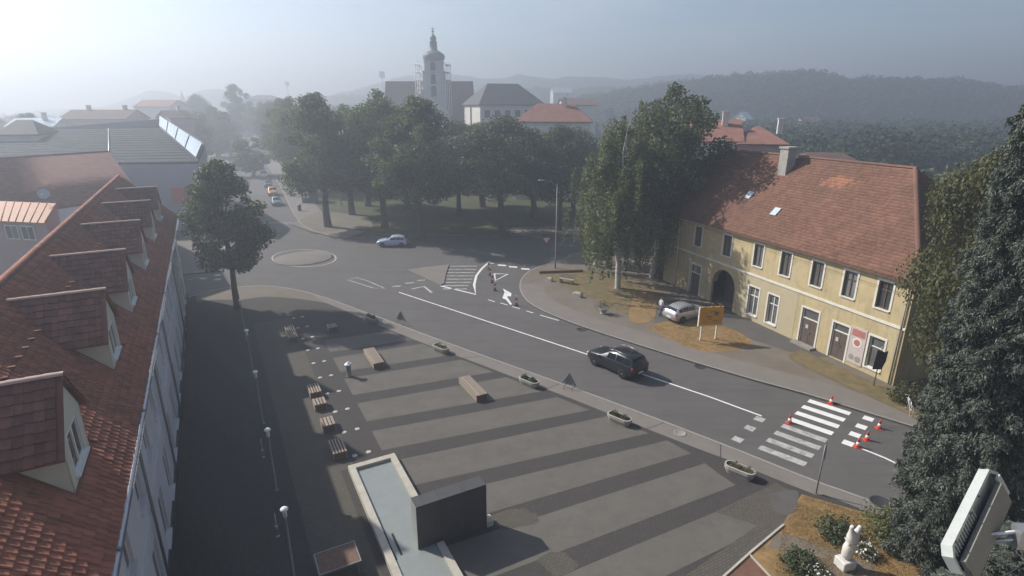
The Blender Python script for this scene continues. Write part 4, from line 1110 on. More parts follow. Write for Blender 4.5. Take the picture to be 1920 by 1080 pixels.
MB().tube((0, 0, Zc(63)), (0, 0, Zc(50)), 0.12, 0.08, 6).box((0, 0, Zc(54)), (1.2, 0.12, 0.14)).lathe([(0.05, -0.4), (0.4, 0), (0.05, 0.4)], 10, (0, 0, Zc(59))).build('cross', M['copper'], do)
# nave behind and left/right of the tower
nl, nr = AT(724, 152, yc + 8).x - cx, AT(884, 152, yc + 8).x - cx
nz, ne = AT(800, 152, yc + 8).z, AT(800, 222, yc + 1).z
nv = MB(); hl = (nr - nl)
nv.bx(nl, nr, 2.0, 16, 0, ne); nv.add([(nl, 2, ne), (nl, 16, ne), (nl, 9, nz - 0.2), (nr, 2, ne), (nr, 16, ne), (nr, 9, nz - 0.2)], [(0, 2, 1), (3, 4, 5)]); nv.build('nave', M['tower_white'], church)
rf = MB(); k = (nz - ne) / 7
pts = [(nl - 0.4, 1.5, ne - 0.5 * k), (nr + 0.4, 1.5, ne - 0.5 * k), (nr + 0.4, 9, nz), (nl - 0.4, 9, nz)]; pts2 = [(nl - 0.4, 9, nz), (nr + 0.4, 9, nz), (nr + 0.4, 16.5, ne - 0.5 * k), (nl - 0.4, 16.5, ne - 0.5 * k)]
for p in (pts, pts2): slab_roof('nave_roof', [Vector(q) for q in p], 0.3, M['roof_brown'], church)
# steep chapel gable in front of the tower base (pale parapet edge)
gl, gr, gz, gt = AT(755, 210, yc - 6).x - cx, AT(838, 210, yc - 6).x - cx, AT(800, 212, yc - 6).z, AT(800, 168, yc - 6).z
g = MB(); g.add([(gl, -6, 0), (gr, -6, 0), (gr, -6, gz), ((gl + gr) / 2, -6, gt), (gl, -6, gz), (gl, 1, 0), (gr, 1, 0), (gr, 1, gz), ((gl + gr) / 2, 1, gt), (gl, 1, gz)], [(0, 1, 2, 3, 4), (1, 6, 7, 2), (0, 4, 9, 5), (3, 2, 7, 8), (4, 3, 8, 9)])
g.build('chapel', M['tower_white'], church)
# tower scaffolding: standards, ledgers, decks
scf = empty('scaffolding', (cx, yc, 0), 0, 'pale scaffolding of poles and decks around the church tower', 'scaffolding')
zt, zb_ = Zc(118), Zc(222)
pole = MB().tube((0, 0, 0), (0, 0, zt), 0.09, 0.09, 6).mesh('pole', M['white_plastic'])
for x, y in [(-tw - 2.0, -tw - 1), (-tw - 0.7, -tw - 1), (-tw - 2.0, 0), (-tw - 0.7, 0), (-tw - 2.0, tw), (tw + 0.6, -tw - 1), (tw + 1.6, -tw - 1), (tw + 0.6, 1), (tw + 1.6, 1)]:
    o = link('pole', pole, scf); o.location = (x, y, 0)
for i in range(13):
    z = zt - 0.8 - i * 2.0
    MB().bx(-tw - 2.1, -tw - 0.6, -tw - 1.1, tw, z, z + 0.12).build('deck', M['white_plastic'], scf)
    if z > Zc(160): MB().bx(tw + 0.5, tw + 1.7, -tw - 1.1, 1, z, z + 0.12).build('deck', M['wood_dark'], scf)
    b = MB(); b.tube((-tw - 2.0, -tw - 1, z), (-tw - 0.7, -tw - 1, z - 2.0), 0.06, 0.06, 5); b.tube((-tw - 2.0, -tw - 1, z + 1), (-tw - 0.7, -tw - 1, z + 1), 0.05, 0.05, 5); b.build('brace', M['white_plastic'], scf)
# floodlight masts on the skyline
for u, vt, vb, y, lab in ((716, 136, 165, 420, 'tall floodlight mast with square lamp rack left of the church'), (538, 154, 178, 520, 'tall floodlight mast on the skyline above the street trees')):
    p = AT(u, vt, y); f = empty('floodlight_mast', (p.x, y, 0), 0, lab, 'floodlight mast', 'stadium floodlight masts')
    MB().tube((0, 0, 0), (0, 0, p.z), 0.5, 0.3, 8).build('mast', M['grey_metal'], f)
    MB().bx(-1.8, 1.8, -0.2, 0.2, p.z - 3.5, p.z + 0.6).build('lamp_rack', M['grey_metal'], f)
    for i in range(3):
        for j in range(3): MB().box((-1.1 + i * 1.1, -0.3, p.z - 3 + j * 1.3), (0.8, 0.3, 0.9)).build('lamp', M['white_lamp'], f)

# scattered houses on the slope to the right and the middle distance
FH = [(1745, 250, 6, 330, 36, 'white gabled house with sunlit front on the wooded slope', 'tile_far', 0.5), (1691, 237, 5, 420, 24, 'small pale house among trees below the dark hill', 'roof_brown', 0.2),
      (1450, 209, 5, 480, 22, 'small white house above the red roofs behind the chimney', 'roof_brown', 0.4), (1392, 222, 6, 300, 22, 'white house with tilted pale roof left of the yellow house', 'skylight', 0.7),
      (1052, 173, 5, 420, 34, 'house with bright pale roof on the skyline right of the white building', 'skylight', 0.2), (1807, 262, 4, 300, 22, 'tiny white roofed shed by the big spruce', 'skylight', 0.1),
      (1515, 232, 5, 300, 34, 'low house with brick red roof in front of the wooded hill', 'tile_far', 0.15), (1640, 262, 5, 240, 30, 'dark roofed cottage half hidden in trees right of the yellow house ridge', 'roof_brown', -0.2)]
for u, v, hpx, y, wpx, lab, rm, rz in FH:
    c = AT(u, v, y); L = max(6, wpx / FPX * y)
    house('hillside_house', (c.x, y, 0), rz, L, 8, max(3.6, c.z), max(3.6, c.z) + 3.2, M['wall_white'], M[rm], lab, 'house', 'far houses', 0, [("f", -L / 4, max(3.6, c.z) - 2.2), ("f", L / 4, max(3.6, c.z) - 2.2)])

# ------------------------------------------------------------------ hills and far woods
def hills(name, pts, d, depth, m, rough, base=-2.0, seg=160, rows=14):
    """heightfield whose crest follows the given skyline at distance d"""
    us = np.linspace(pts[0][0], pts[-1][0], seg)
    vsk = np.interp(us, [p[0] for p in pts], [p[1] for p in pts])
    V = []; F = []
    ph = RNG.uniform(0, 6, 12)
    for j in range(rows + 1):
        t = j / rows                                 # 0 front foot .. 1 back foot
        for i, u in enumerate(us):
            y = d + (t - 0.55) * depth
            crest = AT(float(u), float(vsk[i]), d)
            x = crest.x * (y / d)
            prof = math.sin(min(1, t / 0.55) * math.pi / 2) ** 1.3 if t <= 0.55 else math.cos((t - 0.55) / 0.45 * math.pi / 2)
            nz_ = sum(math.sin(x * f + ph[k]) * math.cos(y * f * 1.3 + ph[-k - 1]) / (k + 1) for k, f in enumerate((6.0 / depth, 17.0 / depth, 41.0 / depth)))
            z = base + (crest.z - base) * prof * (1 + 0.12 * nz_ * (1 - prof)) + rough * RNG.normal() * min(1, prof * 2)
            V.append((x, y, z))
    for j in range(rows):
        for i in range(seg - 1):
            a = j * seg + i; F.append((a, a + 1, a + seg + 1, a + seg))
    me = bpy.data.meshes.new(name); me.from_pydata(V, [], F); me.materials.append(m)
    me.polygons.foreach_set('use_smooth', [True] * len(F)); me.update()
    o = link(name, me); o['kind'] = 'structure'
    return np.array(V)
hills('hills', [(-500, 230), (-100, 222), (0, 218), (60, 209), (110, 204), (160, 205), (225, 192), (262, 175), (290, 168), (318, 174), (345, 184), (372, 170), (398, 166), (430, 170), (500, 186), (600, 182), (680, 165), (740, 146), (790, 138), (830, 137), (870, 142), (905, 147), (945, 146), (972, 139), (1000, 144), (1035, 147), (1075, 143), (1130, 145), (1180, 150), (1240, 142), (1300, 139), (1350, 144), (1420, 150), (1500, 152), (1700, 160), (2300, 170)], 700, 220, M['forest_far'], 0.5, seg=300)
HV = hills('hills', [(1080, 192), (1160, 178), (1230, 166), (1290, 160), (1340, 152), (1400, 148), (1445, 145), (1480, 143), (1520, 141), (1550, 147), (1590, 154), (1640, 154), (1700, 154), (1790, 157), (1830, 160), (1880, 171), (1930, 174), (2000, 168), (2300, 172)], 400, 170, M['forest'], 0.8, seg=300, rows=50)
hills('hills', [(480, 196), (560, 186), (640, 180), (720, 178), (900, 172), (960, 168), (1010, 165), (1080, 168), (1140, 163), (1180, 168), (1240, 178), (1350, 190)], 520, 160, M['forest'], 0.9, seg=200, rows=24)

# ------------------------------------------------------------------ trees
def leaf_quads(C, Nrm, size, aspect=0.62, jit=0.8):
    n = len(C)
    N_ = Nrm + RNG.normal(size=(n, 3)) * jit; N_ /= np.linalg.norm(N_, axis=1, keepdims=True) + 1e-9
    T = np.cross(N_, RNG.normal(size=(n, 3))); T /= np.linalg.norm(T, axis=1, keepdims=True) + 1e-9
    B = np.cross(N_, T)
    s = (size * RNG.uniform(0.6, 1.3, n))[:, None]
    a = C + T * s * 0.5; c = C - T * s * 0.5; b = C + B * s * aspect * 0.5; d = C - B * s * aspect * 0.5
    return np.stack([a, b, c, d], 1)

def lobes_crown(H_, base, rx, n_lobes, leaves, size, shape='round', seed=0, droop=0.0):
    """leaf quads of a crown standing on z=base..H_, radius rx (unit tree at origin); returns quads, lobe centres"""
    rng = np.random.default_rng(seed)
    quads = []; cs = []
    hc = (H_ + base) / 2; hh = (H_ - base) / 2
    k = 0
    while len(cs) < n_lobes and k < 5000:
        k += 1
        t = rng.uniform(-1, 1); ang = rng.uniform(0, 2 * math.pi); rr = rng.uniform(0, 1) ** 0.5
        if shape == 'round': env = math.sqrt(max(0, 1 - abs(t) ** 2.2))
        elif shape == 'oval': env = math.sqrt(max(0, 1 - abs(t + 0.25) ** 2 / 1.57)) if t > -0.95 else 0.5
        else: env = max(0.08, (1 - t) / 2) ** 0.75
        lr = rx * rng.choice([0.16, 0.22, 0.30, 0.42], p=[0.3, 0.3, 0.25, 0.15]) * rng.uniform(0.85, 1.15)
        R_ = max(0, rx * env * rng.uniform(0.85, 1.1) - lr * 0.5) * rr
        c = np.array([R_ * math.cos(ang), R_ * math.sin(ang), hc + t * (hh - lr * 0.7)])
        if rr < 0.35 and rng.uniform() < 0.6: continue
        cs.append((c, lr))
    tot = sum(l ** 2 for _, l in cs)
    for c, lr in cs:
        m = int(leaves * lr ** 2 / tot * rng.uniform(0.7, 1.3))
        d = rng.normal(size=(m, 3)); d /= np.linalg.norm(d, axis=1, keepdims=True)
        rad = rng.uniform(0.35, 1.15, m) ** 0.7
        P = c + d * (lr * rad)[:, None] * np.array([1, 1, 0.8])
        P[:, 2] -= droop * rng.uniform(0, 1, m) ** 2
        quads.append(leaf_quads(P, d * 0.8 + np.array([0, 0, 0.35]), size))
    return np.concatenate(quads), cs

def trunk_mesh(H_, base, r, cs, m, seed=0, limbs=9, lean=0.0):
    rng = np.random.default_rng(seed + 100); mb = MB()
    pts = [(0, 0, -0.1), (rng.normal() * 0.04, rng.normal() * 0.04, base * 0.5), (rng.normal() * 0.07 + lean, rng.normal() * 0.07, base), (rng.normal() * 0.3 + lean, rng.normal() * 0.3, base + (H_ - base) * 0.4), (rng.normal() * 0.3 + lean, rng.normal() * 0.3, base + (H_ - base) * 0.75)]
    rs = [r * 1.25, r, r * 0.85, r * 0.5, r * 0.15]
    for i in range(4): mb.tube(pts[i], pts[i + 1], rs[i], rs[i + 1], 9, False)
    idx = rng.permutation(len(cs))[:limbs]
    for j in idx:
        c, lr = cs[j]; t = rng.uniform(0.0, 0.8)
        a = Vector(pts[2]).lerp(Vector(pts[4]), t)
        if c[2] < a.z: a = Vector(pts[2])
        mid = a.lerp(Vector(c), 0.5) + Vector((0, 0, -0.1))
        rr = r * (0.45 - 0.3 * t)
        mb.tube(a, mid, rr, rr * 0.6, 6, False); mb.tube(mid, Vector(c), rr * 0.6, rr * 0.15, 6, False)
    return mb.mesh('trunk', m)

PROTO = {}
def tree_proto(key, H_, base, rx, n_lobes, leaves, size, leafm, barkm, r, shape='round', seed=0, droop=0.0):
    Q, cs = lobes_crown(H_, base, rx, n_lobes, leaves, size, shape, seed, droop)
    PROTO[key] = (trunk_mesh(H_, base, r, cs, barkm, seed), quads_mesh('crown', Q, leafm), H_, rx)
def tree(key, name, p, h, w, label, cat='tree', group=None, rz=None, sink=0.0):
    tm_, cm_, H_, rx = PROTO[key][:4]
    t = empty(name, (p[0], p[1], -sink), random.uniform(0, 6.28) if rz is None else rz, label, cat, group)
    t.scale = (w / (2 * rx), w / (2 * rx), h / H_)
    link('trunk', tm_, t); link('crown', cm_, t)
    if len(PROTO[key]) > 4: link('limbs', PROTO[key][4], t)
    return t
tree_proto('lime1', 18, 4.6, 5.0, 64, 24000, 0.33, M['leaf_lime'], M['bark'], 0.40, 'oval', 1)
tree_proto('lime2', 18, 4.2, 5.2, 60, 24000, 0.33, M['leaf_lime'], M['bark'], 0.42, 'round', 2)
tree_proto('lime3', 16, 4.0, 5.6, 62, 22000, 0.33, M['leaf_dark'], M['bark'], 0.38, 'oval', 3)
tree_proto('plane', 13, 3.4, 3.3, 70, 22000, 0.27, M['leaf_dark'], M['bark'], 0.24, 'oval', 4)
tree_proto('yellowish', 12, 1.5, 4.6, 60, 30000, 0.20, M['leaf_yellow'], M['bark'], 0.30, 'round', 5)
tree_proto('slim', 16, 2.5, 2.6, 36, 6000, 0.42, M['leaf_dark'], M['bark'], 0.28, 'oval', 6)
tree_proto('far1', 13, 1.5, 5.0, 26, 2600, 0.85, M['leaf_dark'], M['bark'], 0.35, 'round', 7)
tree_proto('far2', 13, 1.2, 4.4, 24, 2400, 0.85, M['leaf_lime'], M['bark'], 0.35, 'oval', 8)
tree_proto('farcone', 15, 0.8, 2.8, 30, 2200, 0.7, M['needle'], M['bark'], 0.3, 'cone', 9)

def birch_proto(key, H_, rx, n, seed):
    rng = np.random.default_rng(seed); mb = MB(); lm = MB(); quads = []
    pts = [Vector((0, 0, -0.1))]
    for i in range(1, 7): pts.append(Vector((rng.normal() * 0.14 * i ** 0.6, rng.normal() * 0.14 * i ** 0.6, H_ * 0.95 * i / 6)))
    for i in range(6): mb.tube(pts[i], pts[i + 1], 0.26 * (1 - i / 6.5), 0.26 * (1 - (i + 1) / 6.5), 8, False)
    for k in range(n):
        t = rng.uniform(0.25, 0.98); a = pts[int(t * 6)].lerp(pts[min(6, int(t * 6) + 1)], (t * 6) % 1)
        ang = rng.uniform(0, 6.28); reach = rx * (1 - 0.55 * abs(t - 0.45) / 0.55) * rng.uniform(0.45, 1.0)
        tip = a + Vector((math.cos(ang) * reach, math.sin(ang) * reach, rng.uniform(0.6, 1.6)))
        lm.tube(a, tip, 0.045, 0.010, 5, False)
        for q in range(9):
            s = a.lerp(tip, rng.uniform(0.35, 1.05)); ln = rng.uniform(1.4, 4.6) * min(1, s.z / 6)
            m = int(34 * ln / 3) + 8
            f = rng.uniform(0, 1, m)
            P = np.stack([s.x + rng.normal(size=m) * 0.12 + math.cos(ang) * 0.25 * f, s.y + rng.normal(size=m) * 0.12 + math.sin(ang) * 0.25 * f, s.z - ln * f], 1)
            quads.append(leaf_quads(P, np.tile([math.cos(ang), math.sin(ang), 0.3], (m, 1)), 0.24, 0.6, 0.7))
    Q = np.concatenate(quads); Q = Q[Q[:, :, 2].min(1) > 0.6]
    PROTO[key] = (mb.mesh('trunk', M['bark_birch']), quads_mesh('crown', Q, M['leaf_birch']), H_, rx, lm.mesh('limbs', M['bark']))
birch_proto('birch1', 17, 4.2, 56, 21)
birch_proto('birch2', 19, 4.4, 62, 22)

def spruce_proto(key, H_, R_, whorls, seed, size=0.17, fill=1.0, leafm=None):
    rng = np.random.default_rng(seed); mb = MB(); quads = []
    mb.tube((0, 0, -0.1), (0, 0, H_ * 0.5), 0.34, 0.2, 9, False).tube((0, 0, H_ * 0.5), (0, 0, H_), 0.2, 0.02, 7, False)
    for w in range(whorls):
        t = w / whorls; z = 0.8 + (H_ - 1.0) * t; rad = R_ * (1 - t) ** 0.62 + 0.2
        nb = int(9 + 5 * (1 - t))
        off = rng.uniform(0, 6.28)
        for b in range(nb):
            ang = off + 6.283 * b / nb + rng.normal() * 0.12; L = rad * rng.uniform(0.75, 1.1)
            dirv = np.array([math.cos(ang), math.sin(ang), 0.0]); side = np.array([-dirv[1], dirv[0], 0])
            sag = 0.16 * L
            e = dirv * L; e[2] = z - sag
            mb.tube((0, 0, z), tuple(e), 0.035, 0.008, 4, False)
            m = int((70 + 130 * L) * fill)
            f = rng.uniform(0.12, 1.0, m) ** 0.7
            wd = (0.30 * L * (1.05 - f) + 0.10) * rng.normal(size=m) * 0.75
            P = dirv[None] * (f * L)[:, None] + side[None] * wd[:, None]
            P[:, 2] = z - sag * f ** 1.6 - np.abs(wd) * 0.30 - rng.uniform(0, 0.28, m) * (0.4 + L * 0.14)
            T = dirv[None] * 0.6 + side[None] * np.sign(wd)[:, None] * 0.6 + rng.normal(size=(m, 3)) * 0.45; T[:, 2] -= 0.25
            T /= np.linalg.norm(T, axis=1, keepdims=True)
            N_ = np.array([0, 0, 1.0]) + rng.normal(size=(m, 3)) * 0.6; B = np.cross(N_, T); B /= np.linalg.norm(B, axis=1, keepdims=True) + 1e-9
            s = (size * rng.uniform(0.7, 1.4, m))[:, None]
            quads.append(np.stack([P + T * s, P + B * s * 0.22, P - T * s * 0.5, P - B * s * 0.22], 1))
    PROTO[key] = (mb.mesh('trunk', M['bark']), quads_mesh('crown', np.concatenate(quads), leafm or M['needle']), H_, R_)
spruce_proto('spruce', 29, 3.3, 100, 31, 0.115, 1.7)
spruce_proto('spruce_small', 12, 3.2, 34, 33, 0.14, 1.3)

# trees round the crossing
tree('plane', 'street_tree', G(446, 578), 13.6, 7.2, 'dark leafy tree standing alone in the paving at the end of the square', rz=3.4)
tree('lime1', 'park_tree', G(615, 425), 19.6, 12.5, 'tall park tree with thick trunk beside the street footpath', group='park trees')
tree('lime2', 'park_tree', G(722, 428), 20.0, 12.5, 'tall park tree directly behind the small silver blue hatchback', group='park trees')
tree('lime1', 'park_tree', G(789, 448), 19.0, 13, 'park tree in front of the church tower', group='park trees', rz=2.1)
tree('lime3', 'park_tree', G(941, 440), 16.5, 15.0, 'broad park tree in front of the white building', group='park trees')
tree('lime3', 'park_tree', G(1048, 432), 15.2, 11.0, 'park tree behind the give way sign and the lamp post', group='park trees', rz=1.0)
tree('lime2', 'park_tree', G(660, 402), 18.0, 13.0, 'park tree second row, between the thick trunk and the silver blue car', group='park trees', rz=3.0)
tree('lime3', 'park_tree', G(860, 405), 15.4, 12.0, 'thin trunked park tree standing on the sunlit lawn', group='park trees', rz=0.6)
tree('lime2', 'park_tree', G(1000, 408), 14.5, 12.0, 'park tree in the second row below the red roofed house', group='park trees', rz=5.0)
tree('lime1', 'park_tree', G(690, 386), 17.5, 13.0, 'park tree of the third row behind the two leftmost trunks', group='park trees', rz=1.5)
tree('lime2', 'park_tree', G(765, 392), 17.0, 13.0, 'park tree of the third row right of the pale blue hatchback', group='park trees', rz=2.5)
tree('lime1', 'park_tree', G(905, 388), 15.0, 13.0, 'park tree of the third row in front of the white building wall', group='park trees', rz=4.5)
tree('lime3', 'park_tree', G(1075, 408), 14.5, 12.0, 'park tree at the right end of the second row by the birches', group='park trees', rz=3.5)
tree('lime2', 'avenue_tree', G(562, 358), 19.5, 12.0, 'first roadside tree of the avenue beside the kiosk', group='avenue trees', rz=0.9)
tree('lime1', 'avenue_tree', G(540, 322), 19.5, 12.0, 'second roadside tree of the avenue along the parked cars', group='avenue trees')
tree('lime3', 'avenue_tree', G(520, 298), 19.0, 13.0, 'third roadside tree of the avenue, above the white parked car', group='avenue trees')
tree('lime2', 'avenue_tree', G(500, 280), 19.0, 14.0, 'fourth roadside tree of the avenue near its far end', group='avenue trees')
tree('lime1', 'avenue_tree', G(408, 296), 17.5, 12.0, 'street tree on the near side of the hall, beyond the lone square tree', group='avenue trees')
tree('lime3', 'avenue_tree', G(384, 276), 22.0, 14.0, 'tall street tree behind the glazed strip of the hall', group='avenue trees')
tree('lime1', 'avenue_tree', AT(452, 262, 250), 26.0, 14.0, 'narrow tall tree rising above the far end of the street', group='avenue trees')
tree('birch1', 'birch', G(1158, 541), 17.0, 10.5, 'weeping birch with white trunk standing in the brown verge', group='birches', rz=0.3)
tree('birch2', 'birch', G(1222, 520), 18.0, 11.5, 'large weeping birch hiding the left end of the yellow house', group='birches', rz=2.0)
tree('birch2', 'birch', G(1196, 500), 19.0, 11.0, 'tall weeping birch behind the white trunked one', group='birches', rz=1.0)
tree('birch1', 'birch', G(1116, 500), 14.5, 9.0, 'dark trunked birch beside the give way sign', group='birches', rz=4.4)
tree('lime2', 'garden_tree', G(1238, 522), 20.0, 11.0, 'large green tree behind the birches over the left end of the yellow house')
tree('yellowish', 'garden_tree', (34.5, 34.0), 14.5, 9.0, 'yellowish leafy tree between the yellow house end and the spruce')
tree('yellowish', 'garden_tree', (25.6, 29.6), 16.0, 7.6, 'dark bushy tree covering the right end wall of the yellow house', rz=0.8)
tree('plane', 'garden_tree', (35.5, 33.0), 13.5, 8.0, 'dark leafy tree in the shade between the yellow house and the spruce', rz=2.0)
tree('spruce', 'spruce', (17.9, 18.9), 34.0, 4.3, 'huge blue green spruce filling the right edge')
tree('spruce_small', 'spruce', (16.8, 15.2), 5.0, 4.2, 'low spreading spruce in front of the huge one beside the floodlight')
tree('yellowish', 'garden_tree', (29.0, 27.5), 7.0, 6.0, 'shaded bushy tree at the foot of the yellow house corner', rz=1.0)

# middle distance trees: told apart by place only
far = []
rr = random.Random(5)
def far_tree(u, y, h, w, key, label, group):
    p = AT(u, 200, y)
    return tree(key, 'distant_tree', (p.x, y), h, w, label, group=group)
for i in range(26):
    u = 560 + i * 23 + rr.uniform(-8, 8); y = rr.uniform(118, 142)
    if 860 < u < 1010: y = 128
    far_tree(u, y, rr.uniform(11, 14.5) * (0.82 if u > 850 else 1), rr.uniform(9, 12), rr.choice(['far1', 'far2']), 'leafy tree in the belt between the park and the church', 'tree belt behind the park')
for i in range(34):
    u = rr.uniform(480, 1330); y = rr.uniform(200, 360)
    far_tree(u, y, rr.uniform(12, 19), rr.uniform(10, 15), rr.choice(['far1', 'far2', 'farcone']), 'small hazy tree on the town skyline behind the church', 'skyline trees in the middle')
for i in range(44):
    u = rr.uniform(1330, 1900); y = rr.uniform(75, 150) if i < 22 else rr.uniform(150, 330)
    far_tree(u, y, rr.uniform(7, 11), rr.uniform(8, 12), rr.choice(['far1', 'far1', 'far2']), 'dark tree among the gardens behind the yellow house', 'garden trees on the right')
for i in range(40):
    u = rr.uniform(-40, 470); y = rr.uniform(150, 420)
    far_tree(u, y, rr.uniform(11, 17), rr.uniform(9, 13), rr.choice(['far1', 'far2', 'farcone']), 'hazy tree on the left skyline behind the hall', 'skyline trees on the left')
# tree crowns of the wooded hill
sel = HV[(HV[:, 2] > 1.0) & (HV[:, 1] < 405)]
sel = sel[RNG.integers(0, len(sel), 4200)] + RNG.normal(size=(4200, 3)) * np.array([1.5, 1.5, 0.0])
d = RNG.normal(size=(4200, 16, 3)); d /= np.linalg.norm(d, axis=2, keepdims=True); d[:, :, 2] = np.abs(d[:, :, 2])
rad = RNG.uniform(1.6, 3.4, (4200, 1, 1))
C = (sel[:, None] + d * rad * np.array([1, 1, 1.15])).reshape(-1, 3)
o = link('hill_woods', quads_mesh('hill_woods', leaf_quads(C, d.reshape(-1, 3), 1.3, 0.9, 0.5), M['leaf_far'])); tag(o, 'dense wood covering the hill on the right', 'woods', None, 'stuff')
# the town's far woods, one mass
def woods(name, n, urange, yrange, size, m, label, hmax):
    us = RNG.uniform(*urange, n); ys = RNG.uniform(*yrange, n)
    Q = []
    for u, y in zip(us, ys):
        p = AT(float(u), 200, float(y)); h = RNG.uniform(0.5, 1.0) * hmax; k = 60
        d = RNG.normal(size=(k, 3)); d /= np.linalg.norm(d, axis=1, keepdims=True); d[:, 2] = np.abs(d[:, 2])
        C = np.array([p.x, y, h * 0.35]) + d * np.array([h * 0.42, h * 0.42, h * 0.62])
        Q.append(leaf_quads(C, d, size, 0.9, 0.5))
    o = link(name, quads_mesh(name, np.concatenate(Q), m)); tag(o, label, 'woods', None, 'stuff')
woods('distant_woods', 900, (420, 1400), (330, 460), 1.3, M['leaf_far'], 'hazy belt of far woods behind the town', 13)
woods('slope_woods', 1500, (1280, 2050), (120, 320), 1.0, M['leaf_far'], 'dark wooded slope on the right below the hills', 13)
woods('west_woods', 400, (-150, 470), (380, 560), 1.5, M['leaf_far'], 'hazy belt of far woods on the left skyline', 12)

# shrubs in the dry garden and along the verge
def shrub(p, r, h, n, size, m, label, name='shrub', flower=None):
    s = empty(name, (p[0], p[1], 0), 0, label, 'shrub', 'garden shrubs')
    d = RNG.normal(size=(n, 3)); d /= np.linalg.norm(d, axis=1, keepdims=True); d[:, 2] = np.abs(d[:, 2])
    lump = 1 + 0.25 * np.sin(d[:, 0] * 7 + p[0]) * np.cos(d[:, 1] * 6 + p[1])
    C = d * np.array([r, r, h]) * (lump * RNG.uniform(0.5, 1.05, n))[:, None] + np.array([0, 0, 0.05])
    link('foliage', quads_mesh('foliage', leaf_quads(C, d, size), m), s)
    st = MB()
    for k in range(7):
        a = k * 0.9; st.tube((0.05 * math.cos(a), 0.05 * math.sin(a), -0.03), (r * 0.6 * math.cos(a), r * 0.6 * math.sin(a), h * 0.7), 0.02, 0.008, 5)
    st.build('stem', M['bark'], s)
    if flower:
        k = n // 5; link('blossom', quads_mesh('blossom', leaf_quads(C[:k] * 1.06, d[:k], 0.09, 1.0), flower), s)
    return s
shrub(G(1568, 1003), 0.9, 0.75, 1500, 0.12, M['leaf_dark'], 'round green shrub behind the white statue')
shrub(G(1500, 1062), 0.8, 0.6, 1400, 0.11, M['leaf_dark'], 'low green shrub left of the statue plinth')
shrub(G(1622, 1040), 0.45, 0.5, 900, 0.08, M['leaf_birch'], 'small white flowering bush right of the statue', 'flower_bush', M['flower_white'])
shrub(G(1532, 1082), 0.5, 0.4, 900, 0.08, M['leaf_birch'], 'white flowering bush at the bottom edge left of the statue', 'flower_bush', M['flower_white'])
shrub(G(1668, 1003), 1.2, 1.3, 1800, 0.13, M['leaf_birch'], 'bright green shrub at the edge of the big spruce')
shrub(G(1290, 520), 1.6, 2.2, 1500, 0.22, M['leaf_dark'], 'dark bush against the left part of the yellow house')
shrub(G(1705, 752), 1.3, 1.2, 1300, 0.18, M['leaf_yellow'], 'scrubby bush at the right corner of the yellow house')

# ------------------------------------------------------------------ vehicles
CARS = {  # stations from front to rear: x, sill z, shoulder z, roof z, half width, roof half width
 'suv': dict(L=4.4, st=[(2.20, .42, .62, .66, .62, .50), (2.12, .30, .80, .84, .80, .66), (1.75, .24, .92, .97, .88, .72), (1.05, .22, 1.00, 1.06, .91, .74), (0.75, .22, 1.02, 1.12, .92, .74), (0.05, .22, 1.04, 1.60, .92, .66), (-0.60, .22, 1.05, 1.69, .92, .68), (-1.30, .22, 1.06, 1.66, .92, .67), (-1.88, .24, 1.08, 1.60, .90, .64), (-2.10, .30, 1.06, 1.24, .88, .68), (-2.20, .42, .88, .98, .82, .66)], wb=(1.32, -1.33), wr=.36),
 'hatch': dict(L=4.1, st=[(2.05, .38, .55, .60, .60, .48), (1.98, .26, .70, .74, .78, .62), (1.62, .20, .80, .86, .85, .70), (1.02, .18, .90, .95, .87, .72), (0.80, .18, .92, 1.00, .87, .72), (0.10, .18, .93, 1.40, .87, .60), (-0.50, .18, .94, 1.48, .87, .62), (-1.15, .18, .95, 1.44, .87, .61), (-1.60, .20, .97, 1.30, .86, .57), (-1.92, .26, .95, 1.04, .84, .64), (-2.05, .38, .66, .74, .74, .60)], wb=(1.25, -1.25), wr=.31),
}
